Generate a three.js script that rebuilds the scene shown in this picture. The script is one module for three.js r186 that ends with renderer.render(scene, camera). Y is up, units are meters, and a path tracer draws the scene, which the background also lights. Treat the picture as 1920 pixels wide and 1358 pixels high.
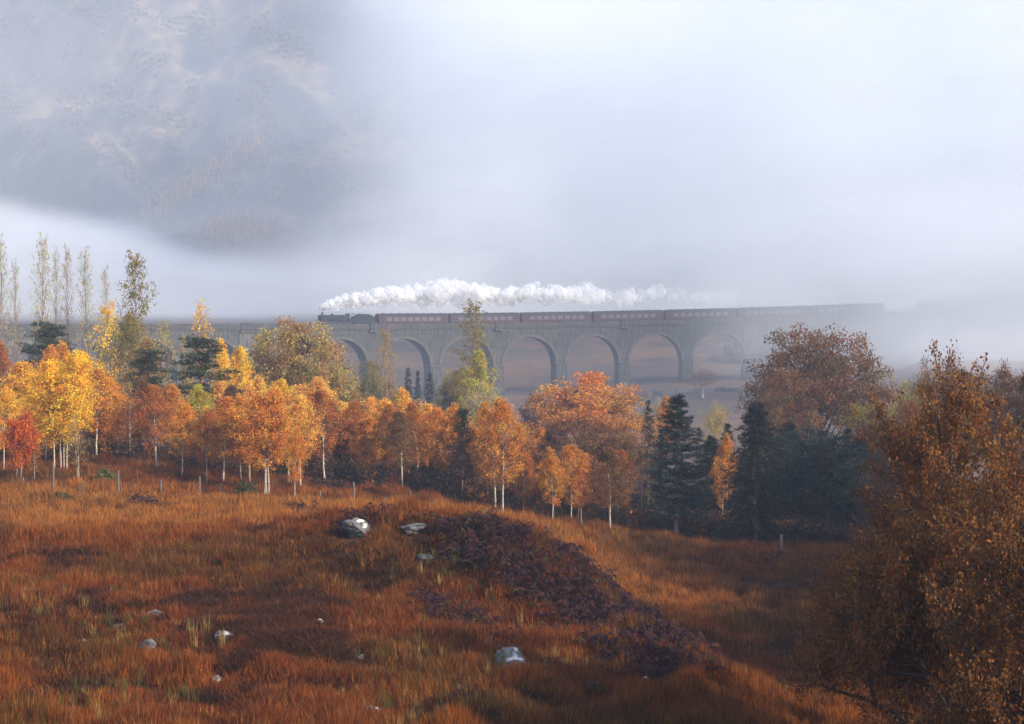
import * as THREE from 'three';
import { ImprovedNoise } from 'three/addons/math/ImprovedNoise.js';
import { mergeGeometries, mergeVertices } from 'three/addons/utils/BufferGeometryUtils.js';
import { RoundedBoxGeometry } from 'three/addons/geometries/RoundedBoxGeometry.js';

// ---------------------------------------------------------------- camera, sky, sun, exposure
const scene = new THREE.Scene();
const F = 3300, HORIZON = 600, PITCH = Math.atan((679 - HORIZON) / F);       // a long lens, eye at y = 0 on a hillock above the moor
const camera = new THREE.PerspectiveCamera(2 * Math.atan(679 / F) * 180 / Math.PI, 1920 / 1358, 0.5, 6000);
camera.position.set(0, 0, 0); camera.rotation.x = -PITCH;
const renderer = new THREE.WebGLRenderer();
renderer.toneMapping = THREE.LinearToneMapping; renderer.toneMappingExposure = 2.0;
renderer.shadowMap.enabled = true; renderer.shadowMap.type = THREE.PCFSoftShadowMap;

const SUN = new THREE.Vector3(0.80, 0.46, 0.50).normalize();
{ // misty morning air: pale near the horizon, clear blue overhead
  const W = 256, H = 128, data = new Float32Array(W * H * 4);
  const stops = [[-90, .10, .085, .09], [0, .66, .73, .84], [14, .72, .79, .89], [28, .40, .50, .78], [55, .17, .27, .56], [90, .10, .19, .46]];
  for (let r = 0; r < H; r++) {
    const e = (r + .5) / H * 180 - 90; let k = 0; while (k < stops.length - 2 && e > stops[k + 1][0]) k++;
    let t = Math.min(1, Math.max(0, (e - stops[k][0]) / (stops[k + 1][0] - stops[k][0]))); if (e < 0) t = 0; else t = t * t * (3 - 2 * t);
    for (let c = 0; c < W; c++) for (let j = 0; j < 4; j++) data[(r * W + c) * 4 + j] = j == 3 ? 1 : stops[k][j + 1] * (1 - t) + stops[k + 1][j + 1] * t;
  }
  const sky = new THREE.DataTexture(data, W, H, THREE.RGBAFormat, THREE.FloatType);
  sky.mapping = THREE.EquirectangularReflectionMapping; sky.magFilter = sky.minFilter = THREE.LinearFilter; sky.needsUpdate = true;
  scene.background = sky; scene.environment = sky;
}
const sun = new THREE.DirectionalLight(new THREE.Color(1, .86, .66), 5);
sun.position.copy(SUN).multiplyScalar(400).add(new THREE.Vector3(0, 0, -120)); sun.target.position.set(0, 0, -120);
sun.castShadow = true; sun.shadow.radius = 5; sun.shadow.mapSize.set(4096, 4096);
Object.assign(sun.shadow.camera, { left: -320, right: 320, top: 320, bottom: -320, near: 1, far: 1200 });
scene.add(sun, sun.target);
scene.fog = new THREE.FogExp2(new THREE.Color(.65, .79, 1.0), 0.0005);

// ---------------------------------------------------------------- helpers
function rng(a) { return () => { a = (a + 0x6D2B79F5) | 0; let t = Math.imul(a ^ (a >>> 15), 1 | a); t = (t + Math.imul(t ^ (t >>> 7), 61 | t)) ^ t; return ((t ^ (t >>> 14)) >>> 0) / 4294967296; }; }
const PN = new ImprovedNoise();
const noise = (x, y = 0, z = 0) => PN.noise(x + 31.7, y + 11.3, z + 7.9);
const fbm = (x, y, z = 0, o = 4) => { let s = 0, a = .5; for (let i = 0; i < o; i++) { s += a * noise(x, y, z); x *= 2.03; y *= 2.03; z *= 2.03; a *= .5; } return s; };
const { clamp, lerp } = THREE.MathUtils;
const sm = (a, b, x) => { const t = clamp((x - a) / (b - a), 0, 1); return t * t * (3 - 2 * t); };
const used = {};
function numbered(n) { const k = used[n] = (used[n] ?? -1) + 1; return k ? n + '_' + String(k).padStart(3, '0') : n; }
function tag(o, label, category, group, kind) { const u = o.userData = {}; if (label) u.label = label; if (category) u.category = category; if (group) u.group = group; if (kind) u.kind = kind; return o; }
function mesh(name, geo, mat, parent = scene) { const m = new THREE.Mesh(geo, mat); m.name = parent === scene ? numbered(name) : name; m.castShadow = m.receiveShadow = true; parent.add(m); return m; }
function thing(name, label, category, group) { const o = new THREE.Group(); o.name = numbered(name); tag(o, label, category, group); scene.add(o); return o; }
function struct(name, geo, mat) { const m = mesh(name, geo, mat); m.userData.kind = 'structure'; return m; }
const V = (x, y, z) => new THREE.Vector3(x, y, z);
const atX = (px, d) => (px - 960) / F * d;                       // metres to the side and up at distance d, measured on the photograph
const atY = (py, d) => -(py - HORIZON) / F * d;
const rgb = (r, g, b) => new THREE.Color().setRGB(r, g, b);
function mat(color, o = {}) { return new THREE.MeshStandardMaterial({ color, roughness: .9, metalness: 0, ...o }); }
function tex(w, h, fn, srgb) {
  const d = new Uint8Array(w * h * 4);
  for (let y = 0; y < h; y++) for (let x = 0; x < w; x++) { const c = fn(x / w, y / h); for (let k = 0; k < 3; k++) d[(y * w + x) * 4 + k] = clamp(c[k], 0, 1) * 255; d[(y * w + x) * 4 + 3] = 255; }
  const t = new THREE.DataTexture(d, w, h); t.wrapS = t.wrapT = THREE.RepeatWrapping; t.magFilter = THREE.LinearFilter; t.minFilter = THREE.LinearMipmapLinearFilter; t.generateMipmaps = true;
  if (srgb) t.colorSpace = THREE.SRGBColorSpace; t.needsUpdate = true; return t;
}
// periodic noise for tiling textures
function tileNoise(u, v, f, s = 0) { const a = 2 * Math.PI * u, b = 2 * Math.PI * v, r = f / 6.283; return PN.noise(Math.cos(a) * r + s, Math.sin(a) * r + Math.cos(b) * r + s * 1.7, Math.sin(b) * r + s * 2.3); }

class Soup {                                                     // collects triangles with colours into one geometry
  constructor() { this.p = []; this.i = []; this.c = []; this.n = []; this.uv = []; }
  v(x, y, z, c) { this.p.push(x, y, z); if (c) this.c.push(c[0], c[1], c[2]); return this.p.length / 3 - 1; }
  tri(a, b, c) { this.i.push(a, b, c); }
  quad(a, b, c, d) { this.i.push(a, b, c, a, c, d); }
  tube(pts, rad, sides, c) {                                     // tapered limb along points
    let prev = -1; const t = new THREE.Vector3(), u = new THREE.Vector3(), w = new THREE.Vector3(); let len = 0;
    for (let k = 0; k < pts.length; k++) {
      const a = pts[Math.max(0, k - 1)], b = pts[Math.min(pts.length - 1, k + 1)]; t.subVectors(b, a).normalize();
      u.set(t.y, -t.x, .31).cross(t).normalize(); w.crossVectors(t, u);
      if (k) len += pts[k].distanceTo(pts[k - 1]);
      const r = typeof rad === 'function' ? rad(k / (pts.length - 1)) : rad[k], at = this.p.length / 3;
      for (let s = 0; s <= sides; s++) { const q = s / sides * 6.28318, x = Math.cos(q) * r, y = Math.sin(q) * r; this.v(pts[k].x + u.x * x + w.x * y, pts[k].y + u.y * x + w.y * y, pts[k].z + u.z * x + w.z * y, c); this.uv.push(s / sides, len); }
      if (prev >= 0) for (let s = 0; s < sides; s++) this.quad(prev + s, prev + s + 1, at + s + 1, at + s);
      prev = at;
    }
  }
  build(smooth = true) {
    const g = new THREE.BufferGeometry(); g.setAttribute('position', new THREE.Float32BufferAttribute(this.p, 3));
    if (this.c.length === this.p.length) g.setAttribute('color', new THREE.Float32BufferAttribute(this.c, 3));
    if (this.uv.length / 2 === this.p.length / 3) g.setAttribute('uv', new THREE.Float32BufferAttribute(this.uv, 2));
    g.setIndex(this.i); g.computeVertexNormals(); return g;
  }
}

// ---------------------------------------------------------------- terrain
const CTRL = [ // px, py, distance: where the moor is seen in the photograph
  [0, 1358, 40], [480, 1358, 41], [960, 1358, 41], [1440, 1358, 46], [1920, 1358, 47], [-300, 1358, 40], [2250, 1358, 47],
  [0, 1200, 47], [0, 1090, 56], [0, 1012, 65], [0, 1045, 71], [0, 1004, 77], [0, 930, 90], [0, 882, 103], [-300, 900, 100], [-300, 1020, 65],
  [250, 1250, 45], [250, 1100, 55], [250, 1008, 65], [250, 1040, 71], [250, 1000, 77], [250, 940, 90], [250, 892, 102],
  [450, 1200, 47], [450, 1090, 56], [450, 1000, 64], [450, 1040, 71], [450, 996, 78], [450, 945, 92],
  [620, 1300, 43], [620, 1120, 53], [620, 990, 61], [620, 1030, 70], [620, 984, 80], [620, 940, 95],
  [800, 1150, 51], [800, 1050, 56], [800, 986, 59], [800, 1032, 69], [800, 980, 85], [800, 958, 95], [710, 985, 60],
  [940, 1243, 47.5], [940, 1100, 53], [940, 994, 57.5], [940, 1060, 68], [940, 992, 86], [940, 980, 96],
  [1020, 1030, 56], [1020, 1095, 65], [1020, 1022, 84], [1020, 995, 96], [1100, 1084, 54.5], [1100, 1150, 63], [1100, 1078, 78], [1100, 1003, 96], [1100, 1200, 50],
  [1200, 1165, 51.5], [1200, 1236, 59], [1200, 1155, 70], [1200, 1060, 86], [1270, 1218, 49.5], [1270, 1285, 56], [1270, 1208, 65], [1340, 1276, 47], [1340, 1335, 53], [1340, 1265, 60], [1200, 1290, 46],
  [1340, 1120, 76], [1500, 1310, 53], [1500, 1120, 76], [1466, 1045, 90], [1250, 1022, 95], [1600, 1358, 48], [1700, 1100, 80], [2200, 1100, 80],
  [120, 868, 109], [450, 896, 108], [580, 892, 110], [700, 903, 111], [820, 915, 109], [940, 975, 103], [1265, 1014, 101], [1430, 1030, 98], [1700, 1050, 98], [2200, 1050, 98], [-300, 870, 110],
].map(([x, y, d]) => [atX(x, d), d, atY(y, d)]);
const TPS = (() => {
  const n = CTRL.length, m = n + 3, A = Array.from({ length: m }, () => new Float64Array(m + 1)), U = (r2) => r2 > 1e-9 ? r2 * Math.log(r2) * .5 : 0;
  for (let i = 0; i < n; i++) { const [x, d, y] = CTRL[i]; for (let j = 0; j < n; j++) A[i][j] = U((x - CTRL[j][0]) ** 2 + (d - CTRL[j][1]) ** 2) + (i == j ? 1.2 : 0); [1, x, d].forEach((v, k) => { A[i][n + k] = A[n + k][i] = v; }); A[i][m] = y; }
  for (let c = 0; c < m; c++) { let p = c; for (let r = c; r < m; r++) if (Math.abs(A[r][c]) > Math.abs(A[p][c])) p = r; [A[c], A[p]] = [A[p], A[c]]; for (let r = 0; r < m; r++) if (r != c && A[r][c]) { const f = A[r][c] / A[c][c]; for (let k = c; k <= m; k++) A[r][k] -= f * A[c][k]; } }
  const w = A.map((r, i) => r[m] / r[i]);
  return (x, d) => { let s = w[n] + w[n + 1] * x + w[n + 2] * d; for (let i = 0; i < n; i++) s += w[i] * U((x - CTRL[i][0]) ** 2 + (d - CTRL[i][1]) ** 2); return s; };
})();
function pl(x, pts) { let k = 0; while (k < pts.length - 2 && x > pts[k + 1][0]) k++; const [a, b] = [pts[k], pts[k + 1]]; return lerp(a[1], b[1], clamp((x - a[0]) / (b[0] - a[0]), 0, 1)); }
function spl(x, pts) { let k = 0; while (k < pts.length - 2 && x > pts[k + 1][0]) k++; const [a, b] = [pts[k], pts[k + 1]]; return lerp(a[1], b[1], sm(a[0], b[0], x)); }
function farH(x, d) {
  const q = x / d * F + 960;                                     // bearing, as photograph columns
  let h = pl(d, [[100, -10], [130, -12.5], [165, -15.5], [250, -20.5], [400, -22.5], [520, -21.5]]);
  h -= sm(100, 110, d) * (1 - sm(150, 230, d)) * spl(q, [[-200, -1.5], [500, 0], [1300, 1.6], [2200, 2.2]]);
  h += sm(330, 470, d) * spl(q, [[-200, 1], [800, 1], [1000, 1.2], [1280, 4.6], [1600, 6.5], [2300, 9]]);
  h += 2.2 * Math.exp(-(((x - 6) / 16) ** 2) - (((d - 545) / 22) ** 2));
  h += 8 * sm(1610, 1760, q) * sm(425, 478, d) * (1 - sm(560, 640, d));
  if (d > 505) {
    const k = sm(-230, -20, x) * (1 - sm(40, 420, x)), left = 1 - sm(-120, 210, x);
    h += pl(d, [[505, 0], [600, 13], [700, 30], [850, 42], [1250, 70]]) * (1 + .25 * noise(x * .006, d * .006)) * (.8 + .45 * sm(60, 240, x));
    h += left * pl(d, [[640, 0], [720, 14], [900, 110], [1000, 185], [1150, 250], [1250, 262]]);
    const steep = left * sm(660, 800, d);
    h += steep * (15 * noise(x * .012 + d * .006, d * .010 - x * .006) + 13 * noise(x * .03, d * .03 + x * .02) + 5 * fbm(x * .06 + 5, d * .06, 2, 3));
    h += 1.2 * fbm(x * .05, d * .05, 3, 3);
  }
  return h;
}
function height(x, z) {
  const d = -z;
  let h;
  if (d < 106) h = d < 38 ? lerp(-1.75, TPS(clamp(x, -14, 16), 38), clamp(d / 38, -.3, 1)) : TPS(clamp(x, -d * .42, d * .42), d);
  else h = lerp(TPS(clamp(x, -48, 46), Math.min(d, 116)), farH(x, d), sm(108, 128, d));
  const rise = sm(30, 70, x) * (1 - sm(70, 130, d));             // unseen bank added to the right to raise the shading trees
  h += rise * 14;
  if (d > 20 && d < 130) h += .30 * fbm(x * .45, d * .40, 1, 3) + .35 * noise(x * .11, d * .14, 4);
  return h;
}
const ground = (x, z) => height(x, z);
// ---------------------------------------------------------------- ground, hills
function landTint(x, d) { // real colours of the turf: russet moor grass, bleached straw, dark heath
  const n = fbm(x * .12, d * .09, 2, 4), m = fbm(x * .6, d * .5, 9, 3);
  if (d < 128) { const s = clamp(.5 + n * 1.4, 0, 1), k = .75 + m * .5; return [lerp(.055, .15, s) * k, lerp(.016, .040, s) * k, lerp(.006, .010, s) * k]; }
  const f = fbm(x * .022, d * .022, 5, 4) + .5 * fbm(x * .11, d * .11, 2, 3), g = clamp(.45 + f * 1.8, 0, 1);
  return [lerp(.042, .125, g), lerp(.026, .055, g), lerp(.018, .021, g)];
}
{
  const us = [], ds = [];
  for (let i = 0; i <= 230; i++) us.push(-1.0 + 2 * i / 230);
  for (let d = -60; d < 36; d += 6) ds.push(d);
  for (let d = 36, s = .5; d < 128; d += s) { s = .28 + d * .0022; ds.push(d); }
  for (let d = 128, s = 2; d < 524; d += s) { s *= 1.02; s = Math.min(s, 7); ds.push(d); }
  ds.push(524);
  const S = new Soup(), nx = us.length;
  for (const d of ds) for (const u of us) { const half = d < 36 ? 160 : lerp(160, 420, sm(36, 524, d)) , x = (u * .22 + Math.sign(u) * Math.abs(u) ** 3 * .78) * half; S.v(x, height(x, -d), -d, landTint(x, d)); }
  for (let r = 0; r + 1 < ds.length; r++) for (let k = 0; k + 1 < nx; k++) { const a = r * nx + k; S.quad(a, a + 1, a + nx + 1, a + nx); }
  struct('ground', S.build(), mat(0xffffff, { vertexColors: true, roughness: 1 }));
}
{ // the fellside behind the viaduct, rising to the mountain on the left
  const S = new Soup(), NX = 340, ND = 330;
  for (let r = 0; r <= ND; r++) for (let k = 0; k <= NX; k++) {
    const d = 520 + 760 * r / ND, x = lerp(-360, 460, k / NX) * (d / 900) - 10, h = height(x, -d);
    const left = (1 - sm(-120, 210, x)) * sm(660, 790, d);
    let c = landTint(x, d);
    const wx = x + 14 * noise(x * .05, d * .05, 2), wd = d + 14 * noise(x * .05, d * .05, 6), crag = .55 * fbm(wx * .022 + wd * .016, wd * .024 - wx * .020, 8, 3) + .62 * fbm(wx * .10 + wd * .06, wd * .07 - wx * .06, 3, 5);   // bleached grass ledges among dark heather
    const mask = sm(.0, .30, noise(x * .018 + d * .011, d * .02 - x * .014, 15) + .55 * fbm(wx * .05 + wd * .03, wd * .05 - wx * .03, 2, 3)), speck = sm(-.12, .22, fbm(wx * .13 + wd * .05, wd * .16 - wx * .05, 6, 5)), g = clamp(mask * (.25 + .75 * speck) * .9 + .22 * sm(.1, .3, fbm(x * .3, d * .3, 4, 3)), 0, 1), dark = [.050, .046, .05], gold = [.235, .168, .095];
    const a = [0, 1, 2].map((i) => lerp(dark[i], gold[i], g) * (1 + .5 * noise(x * .2, d * .2)));
    S.v(x, h - (r === 0 ? .5 : 0), -d, [0, 1, 2].map((i) => lerp(c[i], a[i], left)));
  }
  for (let r = 0; r < ND; r++) for (let k = 0; k < NX; k++) { const a = r * (NX + 1) + k; S.quad(a, a + 1, a + NX + 2, a + NX + 1); }
  struct('mountain', S.build(), mat(0xffffff, { vertexColors: true, roughness: 1 }));
}
// ---------------------------------------------------------------- viaduct: a curve of concrete arches, climbing to the right
const APEX = V(atX(1048, 482), 0, -482), RAD = 241, BAY = 17.9, INW = APEX.clone().multiplyScalar(-1).normalize().applyAxisAngle(V(0, 1, 0), .26), CEN = APEX.clone().addScaledVector(INW, RAD);
const crownY = (k) => k < -5 ? -5 : -3.95 + .42 * k + .041 * k * k;
function arc(k, off = 0) { // point k bays along the curve; off metres towards the camera
  const th = (k + 1.5) * BAY / RAD, dir = INW.clone().negate().applyAxisAngle(V(0, 1, 0), -th);
  return CEN.clone().addScaledVector(dir, RAD - off);
}
const arcTurn = (k) => { const a = arc(k - .5), b = arc(k + .5); return Math.atan2(-(b.z - a.z), b.x - a.x); };
const concreteTex = tex(512, 512, (u, v) => {
  const st = tileNoise(u, v * .12, 34, 3) * 1.0 + tileNoise(u, v * .1, 13, 9) * 1.1, b = tileNoise(u, v, 7, 1) * 1.1 + tileNoise(u, v, 40, 5) * .35, board = (v * 24 % 1) < .06 ? -.08 : 0;
  const s = .62 + .30 * st + .26 * b + board; return [s * 1.0, s * .95, s * .88];
});
const concrete = mat(rgb(.080, .079, .077), { map: concreteTex, bumpMap: concreteTex, bumpScale: .04 });
const concretePale = mat(rgb(.125, .123, .12), { map: concreteTex, bumpMap: concreteTex, bumpScale: .02 });
const uvScale = (g, s) => { const a = g.attributes.uv; for (let i = 0; i < a.count; i++) a.setXY(i, a.getX(i) * s, a.getY(i) * s); return g; };
const boxUV = (w, h, d) => { const g = new RoundedBoxGeometry(w, h, d, 1, .05); const p = g.attributes.position, n = g.attributes.normal, a = g.attributes.uv; for (let i = 0; i < p.count; i++) Math.abs(n.getX(i)) > .6 ? a.setXY(i, p.getZ(i) * .12, p.getY(i) * .12) : Math.abs(n.getY(i)) > .6 ? a.setXY(i, p.getX(i) * .12, p.getZ(i) * .12) : a.setXY(i, p.getX(i) * .12, p.getY(i) * .12); return g; };
const ARCH_R = 7.35, DECK_UP = 2.35, WALL_UP = 3.95, WIDTH = 5.4;
{
  const t = thing('railway_viaduct', 'long curved grey concrete viaduct of tall round arches crossing the misty valley', 'viaduct');
  for (let k = -12; k <= 5; k++) {
    const chord = 2 * RAD * Math.sin(BAY / RAD / 2) + .03, y0 = crownY(k), turn = arcTurn(k), p = arc(k), spring = -ARCH_R;
    // spandrel with the round opening
    const s = new THREE.Shape(); const h = chord / 2;
    s.moveTo(-h, spring); s.lineTo(-ARCH_R, spring); s.absarc(0, spring, ARCH_R, Math.PI, 0, true); s.lineTo(h, spring); s.lineTo(h, DECK_UP); s.lineTo(-h, DECK_UP); s.closePath();
    const g = uvScale(new THREE.ExtrudeGeometry(s, { depth: WIDTH, bevelEnabled: false, curveSegments: 36 }), .12); g.translate(0, 0, -WIDTH / 2);
    const put = (m, q = p, y = y0, r = turn) => { m.position.set(q.x, y, q.z); m.rotation.y = r; return m; };
    put(mesh('arch', g, concrete, t));
    const ringS = new THREE.Shape(); ringS.absarc(0, 0, ARCH_R + .62, 0, Math.PI, false); ringS.lineTo(-ARCH_R + .03, 0); ringS.absarc(0, 0, ARCH_R - .03, Math.PI, 0, true); ringS.closePath();
    const rg = uvScale(new THREE.ExtrudeGeometry(ringS, { depth: .30, bevelEnabled: true, bevelSize: .03, bevelThickness: .03, bevelSegments: 1, curveSegments: 36 }), .12); rg.translate(0, spring, WIDTH / 2 - .16);
    put(mesh('arch_ring', rg, concretePale, t));
    const co = boxUV(chord, .45, WIDTH + .45); put(mesh('cornice', co, concrete, t), p, y0 + DECK_UP + .225);
    const gap = k % 2 === 0 ? 1.1 : 0;
    for (const side of [1, -1]) { const pw = boxUV(chord + .02, WALL_UP - DECK_UP - .45, .42); pw.translate(0, 0, side * (WIDTH / 2 + .12)); put(mesh('parapet', pw, concrete, t), p, y0 + DECK_UP + .45 + (WALL_UP - DECK_UP - .45) / 2); }
    // pier at the right-hand end of this bay
    const q = arc(k + .5), yq = (crownY(k) + crownY(k + 1)) / 2, foot = height(q.x, q.z) - 1, top = yq + spring + .02, H = top - foot, wide = (k === 1 || k === -7) ? 3.9 : 2.95;
    const pg = boxUV(wide, H, WIDTH + .1); { const a = pg.attributes.position; for (let i = 0; i < a.count; i++) { const f = 1 + .022 * (H / 2 - a.getY(i)); a.setX(i, a.getX(i) * f); a.setZ(i, a.getZ(i) * (1 + .012 * (H / 2 - a.getY(i)))); } pg.computeVertexNormals(); }
    put(mesh('pier', pg, concrete, t), q, foot + H / 2, arcTurn(k + .5));
    const cap = boxUV(wide + .5, .5, WIDTH + .7); put(mesh('impost', cap, concretePale, t), q, top - .1, arcTurn(k + .5));
    if (k % 2 !== 0) { const big = k === 1 || k === -7, pw = big ? 4.2 : 2.5; // every second pier carries a pilaster with a refuge in the parapet
      const ph = DECK_UP - spring - 1.2, pg2 = boxUV(pw, ph, .55); pg2.translate(0, 0, WIDTH / 2 - .10);
      if (big) put(mesh('pilaster', pg2, concretePale, t), q, yq + DECK_UP - ph / 2 - .1, arcTurn(k + .5));
      const rf = boxUV(pw * .75, 1.9, .6); rf.translate(0, 0, WIDTH / 2 + .22); put(mesh('refuge', rf, concrete, t), q, yq + DECK_UP + 1.0, arcTurn(k + .5));
      const cb = boxUV(pw * .9, .5, 1.0); cb.translate(0, 0, WIDTH / 2 + .12); put(mesh('corbel', cb, concretePale, t), q, yq + DECK_UP - .30, arcTurn(k + .5));
    }
  }
}
// rails level: coordinates along the track measured in metres from the chimney end
const railY = (k) => { const a = Math.floor(k), f = k - a; return lerp(crownY(a), crownY(a + 1), f) + WALL_UP - 1.1; };
function trackAt(k) { const p = arc(k), t = arcTurn(k); p.y = railY(k); return [p, t]; }
// ---------------------------------------------------------------- train
const black = mat(rgb(.006, .006, .007), { roughness: .85 }), green = mat(rgb(.007, .008, .008), { roughness: .85 }), maroon = mat(rgb(.045, .016, .017), { roughness: .8 }), roofGrey = mat(rgb(.025, .025, .028), { roughness: .9 });
const glassMat = new THREE.MeshStandardMaterial({ color: rgb(.09, .095, .105), roughness: .3 }), steel = mat(rgb(.18, .17, .16), { roughness: .5, metalness: .6 }), cream = mat(rgb(.085, .06, .05), { roughness: .5 }), coal = mat(rgb(.015, .015, .016), { roughness: .9 });
const cyl = (r, l, axis = 'x', seg = 20, r2 = r) => { const g = new THREE.CylinderGeometry(r2, r, l, seg); if (axis === 'x') g.rotateZ(Math.PI / 2); if (axis === 'z') g.rotateX(Math.PI / 2); return g; };
const rbox = (w, h, d, x, y, z, r = .04) => { const g = new RoundedBoxGeometry(w, h, d, 1, Math.min(r, w / 3, h / 3, d / 3)); g.translate(x, y, z); return g; };
const flat = (g) => g.index ? g.toNonIndexed() : g;
const mv = (g, x, y, z) => g.translate(x, y, z);
function vehicle(o, k) { const [p, t] = trackAt(k); o.position.copy(p); o.rotation.y = t; const [a] = trackAt(k - .3), [b] = trackAt(k + .3); o.rotation.order = 'YXZ'; o.rotation.z = Math.atan2(b.y - a.y, Math.hypot(b.x - a.x, b.z - a.z)); return o; }
function wheel(parent, r, x, z) {
  const w = mesh('wheel', (() => { const g = new THREE.TorusGeometry(r - .06, .07, 8, 24); return g; })(), steel, parent); w.position.set(x, r, z);
  const sp = []; for (let i = 0; i < 10; i++) { const g = new THREE.BoxGeometry(.06, r * .92, .06); g.translate(0, r * .46, 0); g.rotateZ(i * .6283); sp.push(g); } sp.push(cyl(.16, .2, 'z', 10));
  const s = mesh('spokes', mergeGeometries(sp.map(flat)), black, w);
}
const K0 = -5.36, PERM = 1 / BAY;                                // where the buffers of the engine stand, in bays
{ // steam engine: chimney to the left
  const t = thing('steam_locomotive', 'black steam engine at the head of the train, chimney forward', 'locomotive');
  mesh('boiler', mergeGeometries([mv(cyl(.84, 4.6, 'x', 28), -.1, 2.6, 0), mv(cyl(.80, .10, 'x', 28), -1.2, 2.6, 0), mv(cyl(.87, .10, 'x', 28), .8, 2.6, 0)].map(flat)), green, t);
  mesh('smokebox', mergeGeometries([mv(cyl(.88, 1.5, 'x', 28), -3.15, 2.6, 0), mv(cyl(.70, .12, 'x', 24), -3.95, 2.6, 0)].map(flat)), black, t);
  mesh('chimney', mv(new THREE.LatheGeometry([[.30, 0], [.25, .12], [.24, .5], [.31, .62], [.31, .70], [.20, .70]].map((p) => new THREE.Vector2(...p)), 20), -3.2, 3.42, 0), black, t);
  mesh('dome', mv(new THREE.LatheGeometry([[.42, 0], [.36, .18], [.30, .36], [.15, .48], [0, .5]].map((p) => new THREE.Vector2(...p)), 20), -.4, 3.38, 0), green, t);
  mesh('firebox', rbox(2.0, 1.9, 1.72, 2.9, 2.5, 0, .3), green, t);
  const cab = mesh('cab', mergeGeometries([rbox(1.9, .12, 2.5, 4.75, 3.78, 0), rbox(.1, 2.2, 2.4, 3.85, 2.6, 0), rbox(1.3, 1.15, .08, 4.5, 2.0, 1.2), rbox(1.3, 1.15, .08, 4.5, 2.0, -1.2), rbox(.12, 1.2, .08, 5.1, 3.1, 1.2), rbox(.12, 1.2, .08, 5.1, 3.1, -1.2)].map(flat)), green, t);
  mesh('window', rbox(.6, .55, .03, 4.35, 3.1, 1.2, .01), glassMat, cab);
  mesh('running_board', mergeGeometries([rbox(8.2, .14, 2.5, -.1, 1.62, 0), rbox(8.0, .12, .9, .2, 1.15, 0)].map(flat)), black, t);
  for (const s of [1, -1]) { mesh('cylinder', mv(cyl(.36, 1.2, 'x', 16), -3.1, 1.0, s * 1.12), black, t); mesh('coupling_rod', rbox(3.8, .14, .06, .9, .82, s * 1.02), steel, t); mesh('deflector', rbox(1.7, 1.5, .05, -3.1, 2.6, s * 1.16, .02), black, t); for (const x of [-.9, .9, 2.7]) wheel(t, .83, x, s * .78); for (const x of [-4.0, -2.4]) wheel(t, .46, x, s * .78); mesh('buffer', mv(cyl(.22, .4, 'x', 14), -4.9, 1.05, s * .87), steel, t); }
  mesh('buffer_beam', rbox(.18, .5, 2.5, -4.65, 1.05, 0), mat(rgb(.35, .03, .03)), t);
  const hand = new Soup(); hand.tube([V(-3.8, 3.05, .9), V(3.6, 3.05, .9)], () => .03, 6); mesh('handrail', hand.build(), steel, t);
  vehicle(t, K0 + 5.3 * PERM);
}
{ // tender
  const t = thing('coal_tender', 'dark tender heaped with coal between the engine and the first coach', 'tender');
  mesh('tank', mergeGeometries([rbox(6.2, 1.7, 2.5, 0, 2.1, 0, .12), rbox(6.2, .12, 2.6, 0, 2.98, 0), rbox(6.3, .25, 2.3, 0, 1.1, 0)].map(flat)), green, t);
  const cg = new THREE.SphereGeometry(1, 18, 10); { const p = cg.attributes.position; for (let i = 0; i < p.count; i++) { const r = 1 + .35 * noise(p.getX(i) * 3, p.getY(i) * 3, p.getZ(i) * 3); p.setXYZ(i, p.getX(i) * 2.6 * r, p.getY(i) * .75 * r, p.getZ(i) * 1.05 * r); } cg.computeVertexNormals(); }
  mesh('coal', mv(cg, -.2, 3.0, 0), coal, t);
  for (const s of [1, -1]) for (const x of [-2.2, 0, 2.2]) wheel(t, .55, x, s * .78);
  vehicle(t, K0 + 13.7 * PERM);
}
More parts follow.
